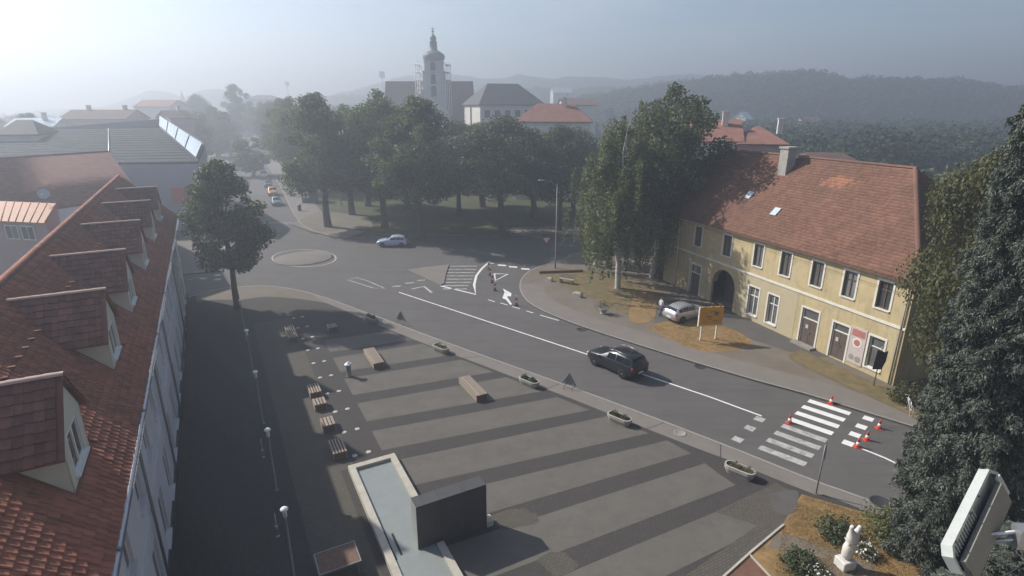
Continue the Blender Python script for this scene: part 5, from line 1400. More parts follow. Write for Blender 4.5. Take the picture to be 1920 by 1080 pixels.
def car(kind, p, ang, paint, label, group=None, name='parked_car', z=0.0, wscale=1.0):
    c = CARS[kind]; st = c['st']
    root = empty(name, (p[0], p[1], z), ang, label, 'car', group)
    root.scale = (wscale,) * 3
    def ring(s):
        x, zs, zb, zr, w, wr = s
        half = [(w * 0.86, zs), (w, zs + 0.16), (w * 1.0, (zs + zb) / 2 + 0.05), (w * 0.985, zb - 0.05), (w * 0.95, zb), (wr + (w * 0.95 - wr) * 0.12 if zr - zb > 0.3 else wr + (w * .95 - wr) * .4, zr - min(0.07, (zr - zb) * .3)), (wr * 0.8, zr - 0.005), (0, zr + 0.015)]
        return [(x, y, z_) for y, z_ in half] + [(x, -y, z_) for y, z_ in half[-2::-1]]
    b = MB(); R_ = [ring(s) for s in st]; n = len(R_[0])
    vs = [p_ for r in R_ for p_ in r]; fs = []
    for i in range(len(R_) - 1):
        for j in range(n - 1): fs.append((i * n + j, i * n + j + 1, (i + 1) * n + j + 1, (i + 1) * n + j))
        fs.append((i * n + n - 1, i * n, (i + 1) * n, (i + 1) * n + n - 1))
    fs.append(tuple(range(n - 1, -1, -1))); fs.append(tuple(range((len(R_) - 1) * n, len(R_) * n)))
    b.add(vs, fs, True)
    body = recalc(b.build('body', paint, root))
    # glass panels laid just proud of the cabin
    def P(i, j, t=0.0, k=None):
        a = Vector(R_[i][j]); 
        return a
    def lerp_ring(i, t, j, s):     # between stations i,i+1 (t) and ring points j,j+1 (s)
        a = Vector(R_[i][j]).lerp(Vector(R_[i][j + 1]), s); b_ = Vector(R_[i + 1][j]).lerp(Vector(R_[i + 1][j + 1]), s)
        return a.lerp(b_, t)
    def panel(name_, quad, m, off):
        q = [Vector(v) for v in quad]; nrm = (q[1] - q[0]).cross(q[3] - q[0]).normalized()
        cen = sum(q, Vector()) / 4
        if nrm.dot(cen - Vector((0, 0, 0.7))) < 0: q = q[::-1]; nrm = -nrm
        q = [v + nrm * off for v in q]
        return MB().add([tuple(v) for v in q], [(0, 1, 2, 3)]).build(name_, m, root)
    j = 4
    for sgn in (1, -1):
        F_ = lambda v: Vector((v.x, v.y * sgn, v.z))
        for (i0, t0, i1, t1) in ((4, 0.75, 5, 0.95), (6, 0.05, 7, 0.0), (7, 0.08, 7, 0.95)):
            q = [F_(lerp_ring(i0, t0, j, 0.10)), F_(lerp_ring(i1, t1, j, 0.10)), F_(lerp_ring(i1, t1, j, 0.86)), F_(lerp_ring(i0, min(1, t0 + (0.2 if i0 == 4 else 0)), j, 0.86))]
            panel('side_window', q, M['car_glass'], 0.012)
        MB().box((0.78, sgn * 1.0, 1.0 if kind == 'suv' else 0.92), (0.12, 0.2, 0.13)).build('mirror', paint, root)
        h0 = Vector(R_[1][3]); 
        MB().bevbox((st[1][0] - 0.02, sgn * st[1][4] * 0.80, st[1][2] - 0.06), (0.22, 0.30, 0.15), 0.04).build('headlight', M['lamp_clear'], root)
        MB().bevbox((st[-2][0] + 0.0, sgn * st[-2][4] * 0.86, st[-2][2] - 0.12), (0.16, 0.24, 0.22), 0.03).build('tail_light', M['lamp_red'], root)
        for k in (0.15, -0.85):
            MB().box((k, sgn * (st[6][4] + 0.012), st[6][2] - 0.12), (0.16, 0.03, 0.025)).build('door_handle', M['dark_metal'], root)
    w5, w4 = st[5], st[4]
    x4, x5 = w4[0], w5[0]
    q = [(x4 - 0.05, -w4[4] * 0.80, w4[2] + 0.10), (x4 - 0.05, w4[4] * 0.80, w4[2] + 0.10), (x5 + 0.05, w5[5] * 0.90, w5[3] - 0.03), (x5 + 0.05, -w5[5] * 0.90, w5[3] - 0.03)]
    panel('windscreen', q, M['car_glass'], 0.03)
    a, b2 = st[8], st[9]
    q = [(b2[0] + 0.04, -b2[4] * 0.72, b2[2] + 0.12), (b2[0] + 0.04, b2[4] * 0.72, b2[2] + 0.12), (a[0] - 0.02, a[5] * 0.86, a[3] - 0.03), (a[0] - 0.02, -a[5] * 0.86, a[3] - 0.03)]
    panel('rear_window', q, M['car_glass'], 0.035)
    MB().box((st[-1][0] - 0.01, 0, st[-1][1] + 0.14), (0.02, 0.5, 0.11)).build('number_plate', M['plate'], root)
    MB().box((st[0][0] + 0.01, 0, st[0][1] + 0.06), (0.02, 0.5, 0.11)).build('number_plate', M['plate'], root)
    MB().box((st[0][0] - 0.03, 0, st[0][2] - 0.02), (0.06, 0.7, 0.10)).build('grille', M['dark_metal'], root)
    if kind == 'suv':
        for s in (-1, 1): MB().path([(0.2, s * 0.62, 1.63), (-0.4, s * 0.63, 1.75), (-1.4, s * 0.62, 1.70)], 0.022, 6).build('roof_rail', M['steel'], root)
    wr = c['wr']
    for x in c['wb']:
        for s in (-1, 1):
            w = st[5][4] - 0.09
            t_ = MB(); t_.lathe([(wr * 0.72, -0.10), (wr * 0.96, -0.10), (wr, -0.07), (wr, 0.07), (wr * 0.96, 0.10), (wr * 0.72, 0.10)], 20)
            M4 = Matrix.Translation((x, s * w, wr)) @ Matrix.Rotation(math.pi / 2, 4, 'X')
            t_.v = [tuple(M4 @ Vector(v)) for v in t_.v]
            to_ = t_.build('wheel', M['rubber'], root)
            r_ = MB(); r_.lathe([(wr * 0.73, 0.06), (wr * 0.70, 0.09), (wr * 0.2, 0.075), (wr * 0.18, 0.10), (0.01, 0.10)], 16)
            M5 = Matrix.Translation((x, s * w, wr)) @ Matrix.Rotation(-s * math.pi / 2, 4, 'X')
            r_.v = [tuple(M5 @ (Vector(v))) for v in r_.v]
            recalc(r_.build('rim', M['rim'], to_))
            a_ = MB(); n_ = 14; rr_ = wr + 0.06
            vs_ = [(x + rr_ * math.cos(t), s * (st[5][4] + 0.004), wr + rr_ * math.sin(t)) for t in np.linspace(-0.25, math.pi + 0.25, n_)]
            a_.add(vs_, [tuple(range(n_)) if s < 0 else tuple(range(n_ - 1, -1, -1))]).build('wheel_arch', M['rubber'], root)
    return root
pm_black = paintmat('paint_black', (0.020, 0.023, 0.030)); pm_silver = paintmat('paint_silver', (0.46, 0.47, 0.49), 0.35, 0.5); pm_blue = paintmat('paint_pale_blue', (0.42, 0.50, 0.62), 0.4, 0.2)
pm_white = paintmat('paint_white', (0.75, 0.75, 0.74)); pm_red = paintmat('paint_red', (0.30, 0.05, 0.05)); pm_orange = paintmat('paint_orange', (0.60, 0.28, 0.06)); pm_grey = paintmat('paint_grey', (0.20, 0.23, 0.28)); pm_dark = paintmat('paint_dark', (0.05, 0.055, 0.065))
f_, r_ = GR(1116, 685), GR(1167, 709)
dv = (f_ - r_).normalized(); cc = (f_ + r_) / 2 + Vector((dv.y, -dv.x, 0)) * 0.80
car('suv', cc, math.atan2(dv.y, dv.x), pm_black, 'black suv with silver roof rails driving along the road', name='suv', z=RZ)
a_, b_ = G(1252, 604), G(1318, 588); dv = (b_ - a_).normalized()
car('hatch', a_ + dv * 2.1, math.atan2(dv.y, dv.x), pm_silver, 'silver hatchback parked behind the orange billboard in front of the yellow house', name='hatchback')
p = GR(737, 461); car('hatch', p, math.radians(181), pm_blue, 'small pale blue hatchback parked in tree shade at the park edge', name='hatchback', z=RZ)
dv = (GR(490, 316) - GR(520, 385)).normalized(); sa = math.atan2(-dv.y, -dv.x)
for (u, v, pm, kd, lab) in ((517, 384, pm_grey, 'hatch', 'grey blue car at the front of the parked row in the far street'), (510, 366, pm_orange, 'suv', 'orange car second in the parked row in the far street'), (502, 350, pm_dark, 'hatch', 'dark car third in the parked row in the far street'),
                            (494, 333, pm_white, 'suv', 'white car fourth in the parked row in the far street'), (487, 317, pm_red, 'hatch', 'dark red car last in the parked row in the far street')):
    car(kd, GR(u, v) + Vector((0.2, 0, 0)), sa + random.uniform(-0.04, 0.04), pm, lab, 'cars parked along the far street', z=RZ)
for (u, v, pm, lab) in ((452, 276, pm_dark, 'dark car crossing at the far end of the street'), (440, 290, pm_white, 'white car standing at the left kerb of the far street')):
    car('hatch', GR(u, v), sa + 1.3, pm, lab, 'cars at the street end', z=RZ)

# ------------------------------------------------------------------ square furniture
def bench(s, o, L, W_, label, Hh=0.46, n=5):
    b = empty('bench', PZ(s, o), PA, label, 'bench', 'wooden slat benches on the square')
    w = (W_ - 0.05 * (n - 1)) / n
    for i in range(n):
        MB().bevbox((0, -W_ / 2 + w / 2 + i * (w + 0.05), Hh - 0.03), (L, w, 0.06), 0.008).build('slat', M['wood'], b)
    for side in (-1, 1):
        for i in range(3): MB().bevbox((0, side * (W_ / 2 - 0.03), 0.08 + i * 0.125), (L, 0.045, 0.105), 0.006).build('side_slat', M['wood'], b)
        MB().box((side * (L / 2 - 0.03), 0, 0.205), (0.05, W_ - 0.12, 0.41)).build('end_panel', M['wood_dark'], b)
bench(-8.5, 7.72, 2.8, 0.72, 'long slatted wooden bench at the far end of the bench row near the tree shadow')
bench(2.45, 7.72, 1.3, 0.72, 'short slatted bench by the studs, just past the sunlit notch of the shadow')
bench(4.35, 7.72, 0.9, 0.72, 'short dark slatted seat between two short benches in the shade', n=4)
bench(7.0, 7.72, 1.0, 0.72, 'short slatted seat in shade, second of the row from the fountain', n=4)
bench(9.8, 7.72, 1.45, 0.72, 'sunlit slatted bench nearest the fountain basin')
bench(-0.75, 12.45, 2.9, 0.78, 'long slatted bench beside the bollard lamp in the middle of the square')
bench(6.9, 17.0, 2.9, 0.78, 'long slatted bench standing alone nearest the flower planters')
bench(-8.2, 10.9, 0.9, 0.75, 'dark square seat in the shadow of the tree', n=4)
stud = MB().lathe([(0.15, 0), (0.15, 0.012), (0.13, 0.02), (0.01, 0.022)], 16).mesh('paving_light', M['stone_light'])
for i, s in enumerate(np.arange(-12.7, 11.5, 2.58)):
    for o in (8.45, 9.2):
        ob = link('paving_light', stud); ob.location = PZ(s, o, 0.004)
        tag(ob, 'small round white light set flush in the paving beside the benches', 'paving light', 'two rows of round paving lights')
# bollard lamp
bl = empty('bollard_lamp', G(655, 706), 0, 'stout grey bollard with white cap in the middle of the square', 'bollard')
MB().lathe([(0.19, 0), (0.19, 0.05), (0.16, 0.07), (0.16, 0.82), (0.17, 0.84)], 18).build('post', M['grey_metal'], bl)
MB().lathe([(0.26, 0.90), (0.27, 0.94), (0.20, 1.0), (0.10, 1.02), (0.09, 1.1), (0.02, 1.12)], 18).build('cap', M['white_lamp'], bl)
MB().lathe([(0.14, 0.84), (0.14, 0.90)], 14).build('lens', M['lamp_clear'], bl)
# lamp posts along the building
for i, s in enumerate((17.8, 11.6, 4.75, -2.3, -9.3)):
    lab = ('lamp post with white capped head at the bottom edge beside the table', 'second lamp post from the bottom edge along the shaded walk', 'third lamp post from the bottom edge along the shaded walk', 'fourth lamp post along the shaded walk, below the far bench', 'last lamp post of the shaded walk in front of the lone tree')[i]
    l = empty('lamp_post', PZ(s, 4.4), PA, lab, 'lamp post', 'lamp posts along the square')
    MB().lathe([(0.13, 0), (0.13, 0.03), (0.05, 0.06), (0.045, 3.0), (0.035, 3.05)], 12).build('post', M['grey_metal'], l)
    MB().lathe([(0.05, 3.0), (0.08, 3.06), (0.08, 3.35), (0.06, 3.38)], 14).build('lantern', M['lamp_clear'], l)
    MB().lathe([(0.15, 3.36), (0.15, 3.40), (0.10, 3.45), (0.02, 3.48)], 16).build('cap', M['white_lamp'], l)
    MB().path([(0.12, 0, 3.3), (0.22, 0, 3.2), (0.22, 0, 3.05), (0.06, 0, 2.95)], 0.012, 5).build('bracket', M['steel'], l)
for i, s in enumerate((14.6, 8.0)):
    r_ = empty('cycle_hoop', PZ(s, 4.1), PA, ('steel cycle hoop between the two nearest lamp posts', 'steel cycle hoop in the shade between the second and third lamp posts')[i], 'cycle stand', 'cycle hoops')
    MB().path([(-0.35, 0, 0), (-0.35, 0, 0.55)] + [(0.35 * math.cos(t), 0, 0.55 + 0.3 * math.sin(t)) for t in np.linspace(math.pi, 0, 9)] + [(0.35, 0, 0)], 0.022, 6).build('hoop', M['steel'], r_)
    for q in (-0.35, 0.35): MB().lathe([(0.07, 0), (0.07, 0.015)], 10, (q, 0, 0)).build('base_plate', M['steel'], r_)
# low table at the bottom edge
tb = empty('low_table', PZ(18.2, 6.05), PA, 'low brown table with pale rim at the bottom edge near the fountain', 'table')
MB().box((0, 0, 0.68), (1.15, 1.55, 0.05)).build('top', M['wood_dark'], tb)
rm = MB(); rm.bx(-0.62, 0.62, 0.775, 0.82, 0.65, 0.72).bx(-0.62, 0.62, -0.82, -0.775, 0.65, 0.72).bx(-0.62, -0.575, -0.775, 0.775, 0.65, 0.72).bx(0.575, 0.62, -0.775, 0.775, 0.65, 0.72); rm.build('rim', M['grey_metal'], tb)
for x in (-0.5, 0.5):
    for y in (-0.7, 0.7): MB().box((x, y, 0.32), (0.06, 0.06, 0.65)).build('leg', M['grey_metal'], tb)
# fountain: basin, rim, water film, feature wall
ft = empty('fountain', PZ(15, 9), PA, 'rectangular pale fountain basin with dark stone feature wall', 'fountain')
def fl(x0, x1, y0, y1, z0, z1): return MB().bx(x0 - 15, x1 - 15, y0 - 9, y1 - 9, z0, z1)
bs0, bs1, bo0, bo1 = 11.7, 24.5, 7.85, 10.3
for nm, a in (('rim_stone', (bs0, bs0 + 0.34, bo0, bo1)), ('rim_stone', (bs0 + 0.345, 14.2, bo0, bo0 + 0.32)), ('rim_stone', (14.21, 16.8, bo0, bo0 + 0.32)), ('rim_stone', (16.81, 19.4, bo0, bo0 + 0.32)), ('rim_stone', (19.41, 22.0, bo0, bo0 + 0.32)), ('rim_stone', (22.01, bs1, bo0, bo0 + 0.32)),
              ('rim_stone', (bs0 + 0.345, 14.0, bo1 - 0.32, bo1)), ('rim_stone', (14.01, 16.9, bo1 - 0.32, bo1)), ('rim_stone', (18.9, 21.0, bo1 - 0.32, bo1)), ('rim_stone', (21.01, bs1, bo1 - 0.32, bo1))):
    fl(*a, -0.02, 0.32).build(nm, M['stone_light'], ft)
fl(bs0 + 0.34, 18.9, bo0 + 0.32, bo1 - 0.32, -0.02, 0.16).build('basin_floor', M['basin_floor'], ft)
fl(18.93, bs1, bo0 + 0.32, bo1 - 0.32, -0.02, 0.22).build('basin_floor', M['basin_floor'], ft)
fl(17.3, 18.7, bo0 + 0.62, bo0 + 0.72, 0.16, 0.165).build('drain_slot', M['dark_joint'], ft)
fl(17.0, 18.9, bo0 + 0.34, bo0 + 0.42, 0.16, 0.165).build('drain_slot', M['dark_joint'], ft)
fw = fl(18.06, 18.72, 9.25, 12.4, -0.02, 2.25).build('feature_wall', M['dark_joint'], ft)
for i in range(3):
    a = 9.24 + i * 1.057
    MB().bx(18.735 - 15, 18.72 - 15, a - 9, a + 1.045 - 9, 0.0, 2.26).build('stone_panel', M['dark_stone'], fw)
    MB().bx(18.045 - 15, 18.06 - 15, a - 9, a + 1.045 - 9, 0.0, 2.26).build('stone_panel', M['dark_stone'], fw)
    MB().bx(18.045 - 15, 18.735 - 15, a - 9, a + 1.045 - 9, 2.252, 2.29).build('cap_stone', M['dark_stone'], fw)
for a in (9.235, 12.405): MB().bx(18.05 - 15, 18.73 - 15, a - 0.012 - 9, a + 0.012 - 9, 0.0, 2.25).build('stone_panel', M['basin_floor'] if a < 10 else M['dark_stone'], fw)
fl(18.3, 18.75, 12.42, 12.75, -0.02, 0.3).build('side_block', M['stone_light'], ft)

# planters along the pavement
def planter(u, v, ang, label, nplants=60, dry=False):
    pl = empty('planter', G(u, v), ang, label, 'planter', 'concrete planters along the pavement')
    L, W_ = 1.55, 0.66
    def oval(l, w, z, r):
        pts = []
        for sx, sy, a0_ in ((1, 1, 0), (-1, 1, 90), (-1, -1, 180), (1, -1, 270)):
            for t in (0, 30, 60, 90):
                a = math.radians(a0_ + t); pts.append((sx * (l / 2 - r) + r * math.cos(a), sy * (w / 2 - r) + r * math.sin(a), z))
        return pts
    rings = [oval(L * 0.82, W_ * 0.76, 0, 0.2), oval(L * 0.95, W_ * 0.92, 0.2, 0.26), oval(L * 0.97, W_ * 0.95, 0.23, 0.27), oval(L, W_, 0.26, 0.3), oval(L, W_, 0.44, 0.3), oval(L - 0.16, W_ - 0.16, 0.45, 0.22), oval(L - 0.18, W_ - 0.18, 0.34, 0.21)]
    n = 16; mb = MB(); mb.add([p for r in rings for p in r], [(k * n + i, k * n + (i + 1) % n, (k + 1) * n + (i + 1) % n, (k + 1) * n + i) for k in range(6) for i in range(n)], False)
    mb.add(rings[0], [tuple(range(n - 1, -1, -1))]); mb.build('trough', M['concrete_planter'], pl)
    mb = MB(); mb.add([(x, y, 0.36) for x, y, z in oval(L - 0.17, W_ - 0.17, 0, 0.21)], [tuple(range(n))]); mb.build('soil', M['soil'], pl)
    C = np.stack([RNG.uniform(-L / 2 + 0.2, L / 2 - 0.2, nplants * 10), RNG.uniform(-W_ / 2 + 0.15, W_ / 2 - 0.15, nplants * 10), RNG.uniform(0.36, 0.55, nplants * 10)], 1)
    C[:, 2] += 0.1 * np.sin(C[:, 0] * 9 + u)
    link('foliage', quads_mesh('foliage', leaf_quads(C, np.tile([0, 0, 1.0], (len(C), 1)), 0.09), M['leaf_yellow'] if dry else M['leaf_dark']), pl)
pa = math.radians(-41)
planter(697, 603, pa, 'grey concrete planter in the tree shadow at the far end of the row', 50)
planter(827, 659, pa, 'concrete planter nearest the first warning triangle', 30, True)
planter(992, 722, pa, 'concrete planter with bushy green plants below the black suv', 90)
planter(1161, 792, pa, 'concrete planter with low plants opposite the far bench', 50, True)
planter(1386, 890, pa, 'concrete planter with sparse plants nearest the crosswalk', 18, True)

# ------------------------------------------------------------------ signs, cones, lamps
def warning_stand(u, v, ang, label):
    w = empty('warning_sign', G(u, v), ang, label, 'road sign', 'portable warning triangles on the pavement')
    t = MB(); tri = [(-0.5, 0.28), (0.5, 0.28), (0, 1.12)]
    t.add([(x, 0.0, z) for x, z in tri] + [(x, 0.03, z) for x, z in tri], [(0, 1, 2), (5, 4, 3), (0, 3, 4, 1), (1, 4, 5, 2), (2, 5, 3, 0)]); t.build('panel', M['grey_metal'], w)
    ri = [(-0.36, 0.36), (0.36, 0.36), (0, 0.97)]
    t = MB(); t.add([(x, 0.036, z) for x, z in tri], [(2, 1, 0)]); t.build('red_border', M['sign_red'], w)
    t = MB(); t.add([(x, 0.042, z) for x, z in ri], [(2, 1, 0)]); t.build('white_face', M['paint'], w)
    for x in (-0.3, 0.3): MB().tube((x, -0.02, 0.45), (x, -0.28, 0.0), 0.018, 0.018, 6).tube((x, 0.0, 0.5), (x, 0.2, 0.0), 0.018, 0.018, 6).build('leg', M['grey_metal'], w)
warning_stand(752, 606, math.radians(-25), 'grey backed warning triangle on the pavement near the tree shadow')
warning_stand(1067, 728, math.radians(-25), 'grey backed warning triangle on the pavement beside the black suv')
def cone(u, v, label, z=RZ):
    c = empty('traffic_cone', G(u, v, z), random.uniform(0, 3), label, 'traffic cone', 'red and white traffic cones')
    MB().bevbox((0, 0, 0.02), (0.36, 0.36, 0.04), 0.02).build('base', M['cone_red'], c)
    MB().lathe([(0.14, 0.04), (0.115, 0.16)], 14).build('cone_body', M['cone_red'], c)
    MB().lathe([(0.116, 0.16), (0.08, 0.33)], 14).build('white_band', M['white_plastic'], c)
    MB().lathe([(0.081, 0.33), (0.03, 0.56), (0.01, 0.57)], 14).build('cone_tip', M['cone_red'], c)
for u, v, lab in ((1558, 757, 'traffic cone at the far end of the white crosswalk stripes'), (1480, 793, 'traffic cone standing on the edge of the crosswalk where worn stripes begin'), (1608, 838, 'traffic cone at the start of the near centre line'), (1625, 825, 'traffic cone right of the square yield dashes'), (1648, 803, 'traffic cone furthest right beyond the yield dashes')):
    cone(u, v, lab)
def delineator(u, v, label):
    c = empty('delineator_post', GR(u, v), 0, label, 'delineator', 'red and white delineator posts in the slip lane')
    MB().lathe([(0.2, 0), (0.2, 0.06), (0.06, 0.08)], 12).build('base', M['rubber'], c)
    for k in range(4): MB().box((0, 0, 0.2 + k * 0.22), (0.22, 0.05, 0.218)).build('band', M['cone_red'] if k % 2 == 0 else M['white_plastic'], c)
for i, (u, v) in enumerate(((917, 505), (919, 516), (923, 530), (928, 545), (968, 573))):
    delineator(u, v, ('delineator post at the tip of the hatched island', 'second delineator post from the island tip', 'third delineator post beside the painted triangle', 'fourth delineator post left of the white arrow', 'delineator post right of the foot of the white arrow')[i])
# give way sign and street lamp
gw = empty('give_way_sign', G(1024, 478), 0.0, 'red bordered give way triangle on thin post at the slip lane', 'road sign')
MB().tube((0, 0, 0), (0, 0, 2.3), 0.03).build('post', M['steel'], gw)
for nm, r_, y, m in (('sign_plate', 0.62, -0.04, 'sign_red'), ('white_face', 0.40, -0.055, 'paint')):
    t = MB(); tri = [(-r_, 1.95 + r_ * 0.58), (r_, 1.95 + r_ * 0.58), (0, 1.95 - r_ * 1.16)]
    t.add([(x, y, z) for x, z in tri] + [(x, y + 0.012, z) for x, z in tri], [(0, 2, 1), (3, 4, 5), (0, 1, 4, 3), (1, 2, 5, 4), (2, 0, 3, 5)]); recalc(t.build(nm, M[m], gw))
def street_lamp(p, h, arm, label, rz=0.0):
    l = empty('street_lamp', p, rz, label, 'street lamp', 'street lamps')
    MB().lathe([(0.09, 0), (0.085, 1.2), (0.06, 1.25), (0.04, h)], 10).build('pole', M['grey_metal'], l)
    MB().path([(0, 0, h - 0.1), (-arm * 0.5, 0, h + 0.35), (-arm, 0, h + 0.45)], 0.035, 6).build('arm', M['grey_metal'], l)
    MB().bevbox((-arm - 0.25, 0, h + 0.44), (0.5, 0.2, 0.12), 0.04).build('lamp_head', M['steel'], l)
street_lamp(G(1041, 503), 9.6, 1.6, 'tall street lamp with arm beside the give way sign')
street_lamp(G(608, 400), 8.6, 1.2, 'street lamp among the park trees by the footpath', 0.5)
street_lamp(G(640, 385), 11.5, 1.0, 'street lamp with white head in front of the dark park crowns', 0.2)
# billboard
bb = empty('billboard', G(1328, 638), math.radians(8), 'orange billboard on two white legs in the dry verge', 'billboard')
bw, bz0, bz1 = 1.95, 1.35, 2.85
MB().bx(-bw / 2, bw / 2, -0.06, 0.06, bz0, bz1).build('board', M['sign_orange'], bb)
f = MB(); f.bx(-bw / 2 - 0.06, bw / 2 + 0.06, -0.075, 0.075, bz0 - 0.09, bz0 - 0.002).bx(-bw / 2 - 0.06, -bw / 2 - 0.002, -0.075, 0.075, bz0, bz1); f.build('frame', M['trim_white'], bb)
for x in (-0.62, 0.66): MB().bx(x - 0.05, x + 0.05, 0.08, 0.18, 0, bz1 - 0.2).build('leg', M['trim_white'], bb)
for k, (x, z, sx, sz, m) in enumerate(((-0.2, 2.05, 0.5, 0.09, 'print_brown'), (-0.1, 1.85, 0.3, 0.07, 'print_brown'), (0.42, 2.3, 0.34, 0.3, 'print_teal'), (-0.55, 1.62, 0.25, 0.07, 'print_brown'), (0.1, 2.45, 0.42, 0.07, 'print_brown'), (0.35, 1.7, 0.4, 0.06, 'print_brown'))):
    MB().box((x, -0.068, z), (sx, 0.01, sz)).build('print', M[m], bb)
for x in (-0.6, 0.05, 0.65): MB().box((x, -0.02, bz1 + 0.03), (0.14, 0.12, 0.06)).build('bracket', M['grey_metal'], bb)
# sign seen from behind by the shop, and edge-on sign at the crosswalk
sgn = empty('road_sign', G(1638, 724), math.radians(20), 'dark back of a road sign on post in front of the shop window', 'road sign')
MB().tube((0, 0, 0), (0, 0, 2.9), 0.035).build('post', M['grey_metal'], sgn)
d = MB(); d.add([(-0.52, -0.04, 1.35), (0.34, -0.04, 1.2), (0.6, -0.04, 1.75), (0.62, -0.04, 2.5), (0.3, -0.04, 2.45), (-0.4, -0.04, 2.75)] + [(-0.52, -0.02, 1.35), (0.34, -0.02, 1.2), (0.6, -0.02, 1.75), (0.62, -0.02, 2.5), (0.3, -0.02, 2.45), (-0.4, -0.02, 2.75)], [(0, 1, 2, 3, 4, 5), (11, 10, 9, 8, 7, 6)] + [(i, 6 + i, 6 + (i + 1) % 6, (i + 1) % 6) for i in range(6)])
d.build('sign_plate', M['dark_metal'], sgn)
sg2 = empty('crossing_sign', G(1530, 926), math.radians(60), 'road sign seen edge on beside the crosswalk at the pavement edge', 'road sign')
MB().tube((0, 0, 0), (0, 0, 2.75), 0.032).build('post', M['grey_metal'], sg2)
MB().box((0, -0.05, 2.42), (0.62, 0.025, 0.62)).build('sign_plate', M['dark_metal'], sg2)
MB().box((0, -0.066, 2.42), (0.5, 0.006, 0.5)).build('white_face', M['paint'], sg2)
# far corner furniture: bench, stone blocks, low wall
lw = empty('low_wall', G(1052, 511), 0.12, 'low brown edging wall at the corner behind the bench', 'wall')
for i in range(5): MB().bevbox((-2.0 + i * 1.0, 0, 0.13), (0.98, 0.3, 0.28), 0.03).build('block', M['rust_brown'], lw)
bn = empty('park_bench', G(1062, 531), math.radians(-30), 'pale wooden bench on the corner across the road', 'bench')
for i in range(5): MB().bevbox((0, -0.22 + i * 0.11, 0.45), (1.7, 0.095, 0.04), 0.006).build('slat', M['wood'], bn)
for i in range(3): MB().bevbox((0, 0.30 + i * 0.02, 0.58 + i * 0.13), (1.7, 0.04, 0.10), 0.006).build('back_slat', M['wood'], bn)
for x in (-0.65, 0.65): MB().bx(x - 0.05, x + 0.05, -0.24, 0.28, 0, 0.43).build('leg', M['concrete_planter'], bn)
sb = empty('stone_block', G(1083, 556), math.radians(-35), 'pale stone block between bench and planter on the far corner', 'stone block')
MB().bevbox((0, 0, 0.2), (0.9, 0.5, 0.42), 0.05).build('block', M['stone_light'], sb)
MB().bevbox((0, 0, 0.43), (0.7, 0.34, 0.05), 0.02).build('cap', M['concrete_planter'], sb)
sb = empty('stone_block', G(1031, 527), math.radians(-35), 'small pale stone block left of the pale bench', 'stone block')
MB().bevbox((0, 0, 0.18), (0.6, 0.4, 0.36), 0.05).build('block', M['stone_light'], sb)
MB().bevbox((0, 0, 0.38), (0.5, 0.3, 0.05), 0.02).build('cap', M['concrete_planter'], sb)
vp = empty('vase_planter', G(1131, 588), 0, 'round stone vase planter with twiggy plant on the far corner', 'planter')
MB().lathe([(0.28, 0), (0.26, 0.06), (0.2, 0.12), (0.36, 0.42), (0.40, 0.5), (0.34, 0.5), (0.3, 0.45)], 16).build('vase', M['concrete_planter'], vp)
C = RNG.normal(size=(350, 3)) * np.array([0.3, 0.3, 0.22]) + np.array([0, 0, 0.75]); link('foliage', quads_mesh('foliage', leaf_quads(C, C * 0 + [0, 0, 1.0], 0.12), M['leaf_yellow']), vp)
# kiosk and bins on the footpath of the avenue
kk = empty('kiosk', G(582, 378), 0.35, 'small green and white kiosk under the trees by the footpath', 'kiosk')
MB().bx(-1.5, 1.5, -1.2, 1.2, 0, 2.6).build('wall', M['copper'], kk); MB().bx(-1.53, -1.48, -1.0, 1.0, 0.9, 2.4).build('window', M['frame_white'], kk); MB().bx(-1.8, 1.8, -1.5, 1.5, 2.6, 2.8).build('roof', M['roof_slate'], kk)
MB().bx(-1.3, -0.1, -1.24, -1.18, 0.9, 2.2).build('window', M['frame_white'], kk)
for u, v, lab in ((546, 368, 'dark round litter bin on the footpath beside the parked cars'), (562, 395, 'dark round litter bin at the street corner by the path')):
    b = empty('litter_bin', G(u, v), 0, lab, 'litter bin', 'litter bins'); MB().lathe([(0.26, 0), (0.3, 0.1), (0.32, 0.9), (0.28, 0.92)], 14).build('drum', M['dark_metal'], b); MB().lathe([(0.34, 0.96), (0.34, 1.02), (0.1, 1.12)], 14).build('lid', M['grey_metal'], b); MB().tube((0.3, 0, 0.85), (0.3, 0, 0.98), 0.02).tube((-0.3, 0, 0.85), (-0.3, 0, 0.98), 0.02).build('strut', M['grey_metal'], b)
# bicycle at the house corner
bk = empty('bicycle', G(1702, 772), math.radians(70), 'pale bicycle leaning at the right corner of the yellow house', 'bicycle')
for x in (-0.52, 0.52):
    w = MB(); w.path([(x + 0.33 * math.cos(t), 0, 0.34 + 0.33 * math.sin(t)) for t in np.linspace(0, 2 * math.pi, 21)], 0.02, 5); w.build('wheel', M['steel'], bk)
MB().path([(-0.52, 0, 0.34), (-0.1, 0, 0.33), (0.35, 0, 0.78), (-0.2, 0, 0.8), (-0.1, 0, 0.33)], 0.018, 6).tube((-0.52, 0, 0.34), (-0.2, 0, 0.8), 0.014).tube((0.52, 0, 0.34), (0.35, 0, 0.95), 0.016).build('frame', M['white_plastic'], bk)
MB().tube((0.35, -0.25, 0.98), (0.35, 0.25, 0.98), 0.014).build('handlebar', M['steel'], bk); MB().bevbox((-0.22, 0, 0.9), (0.25, 0.13, 0.06), 0.02).tube((-0.2, 0, 0.8), (-0.22, 0, 0.88), 0.014).build('saddle', M['rubber'], bk)

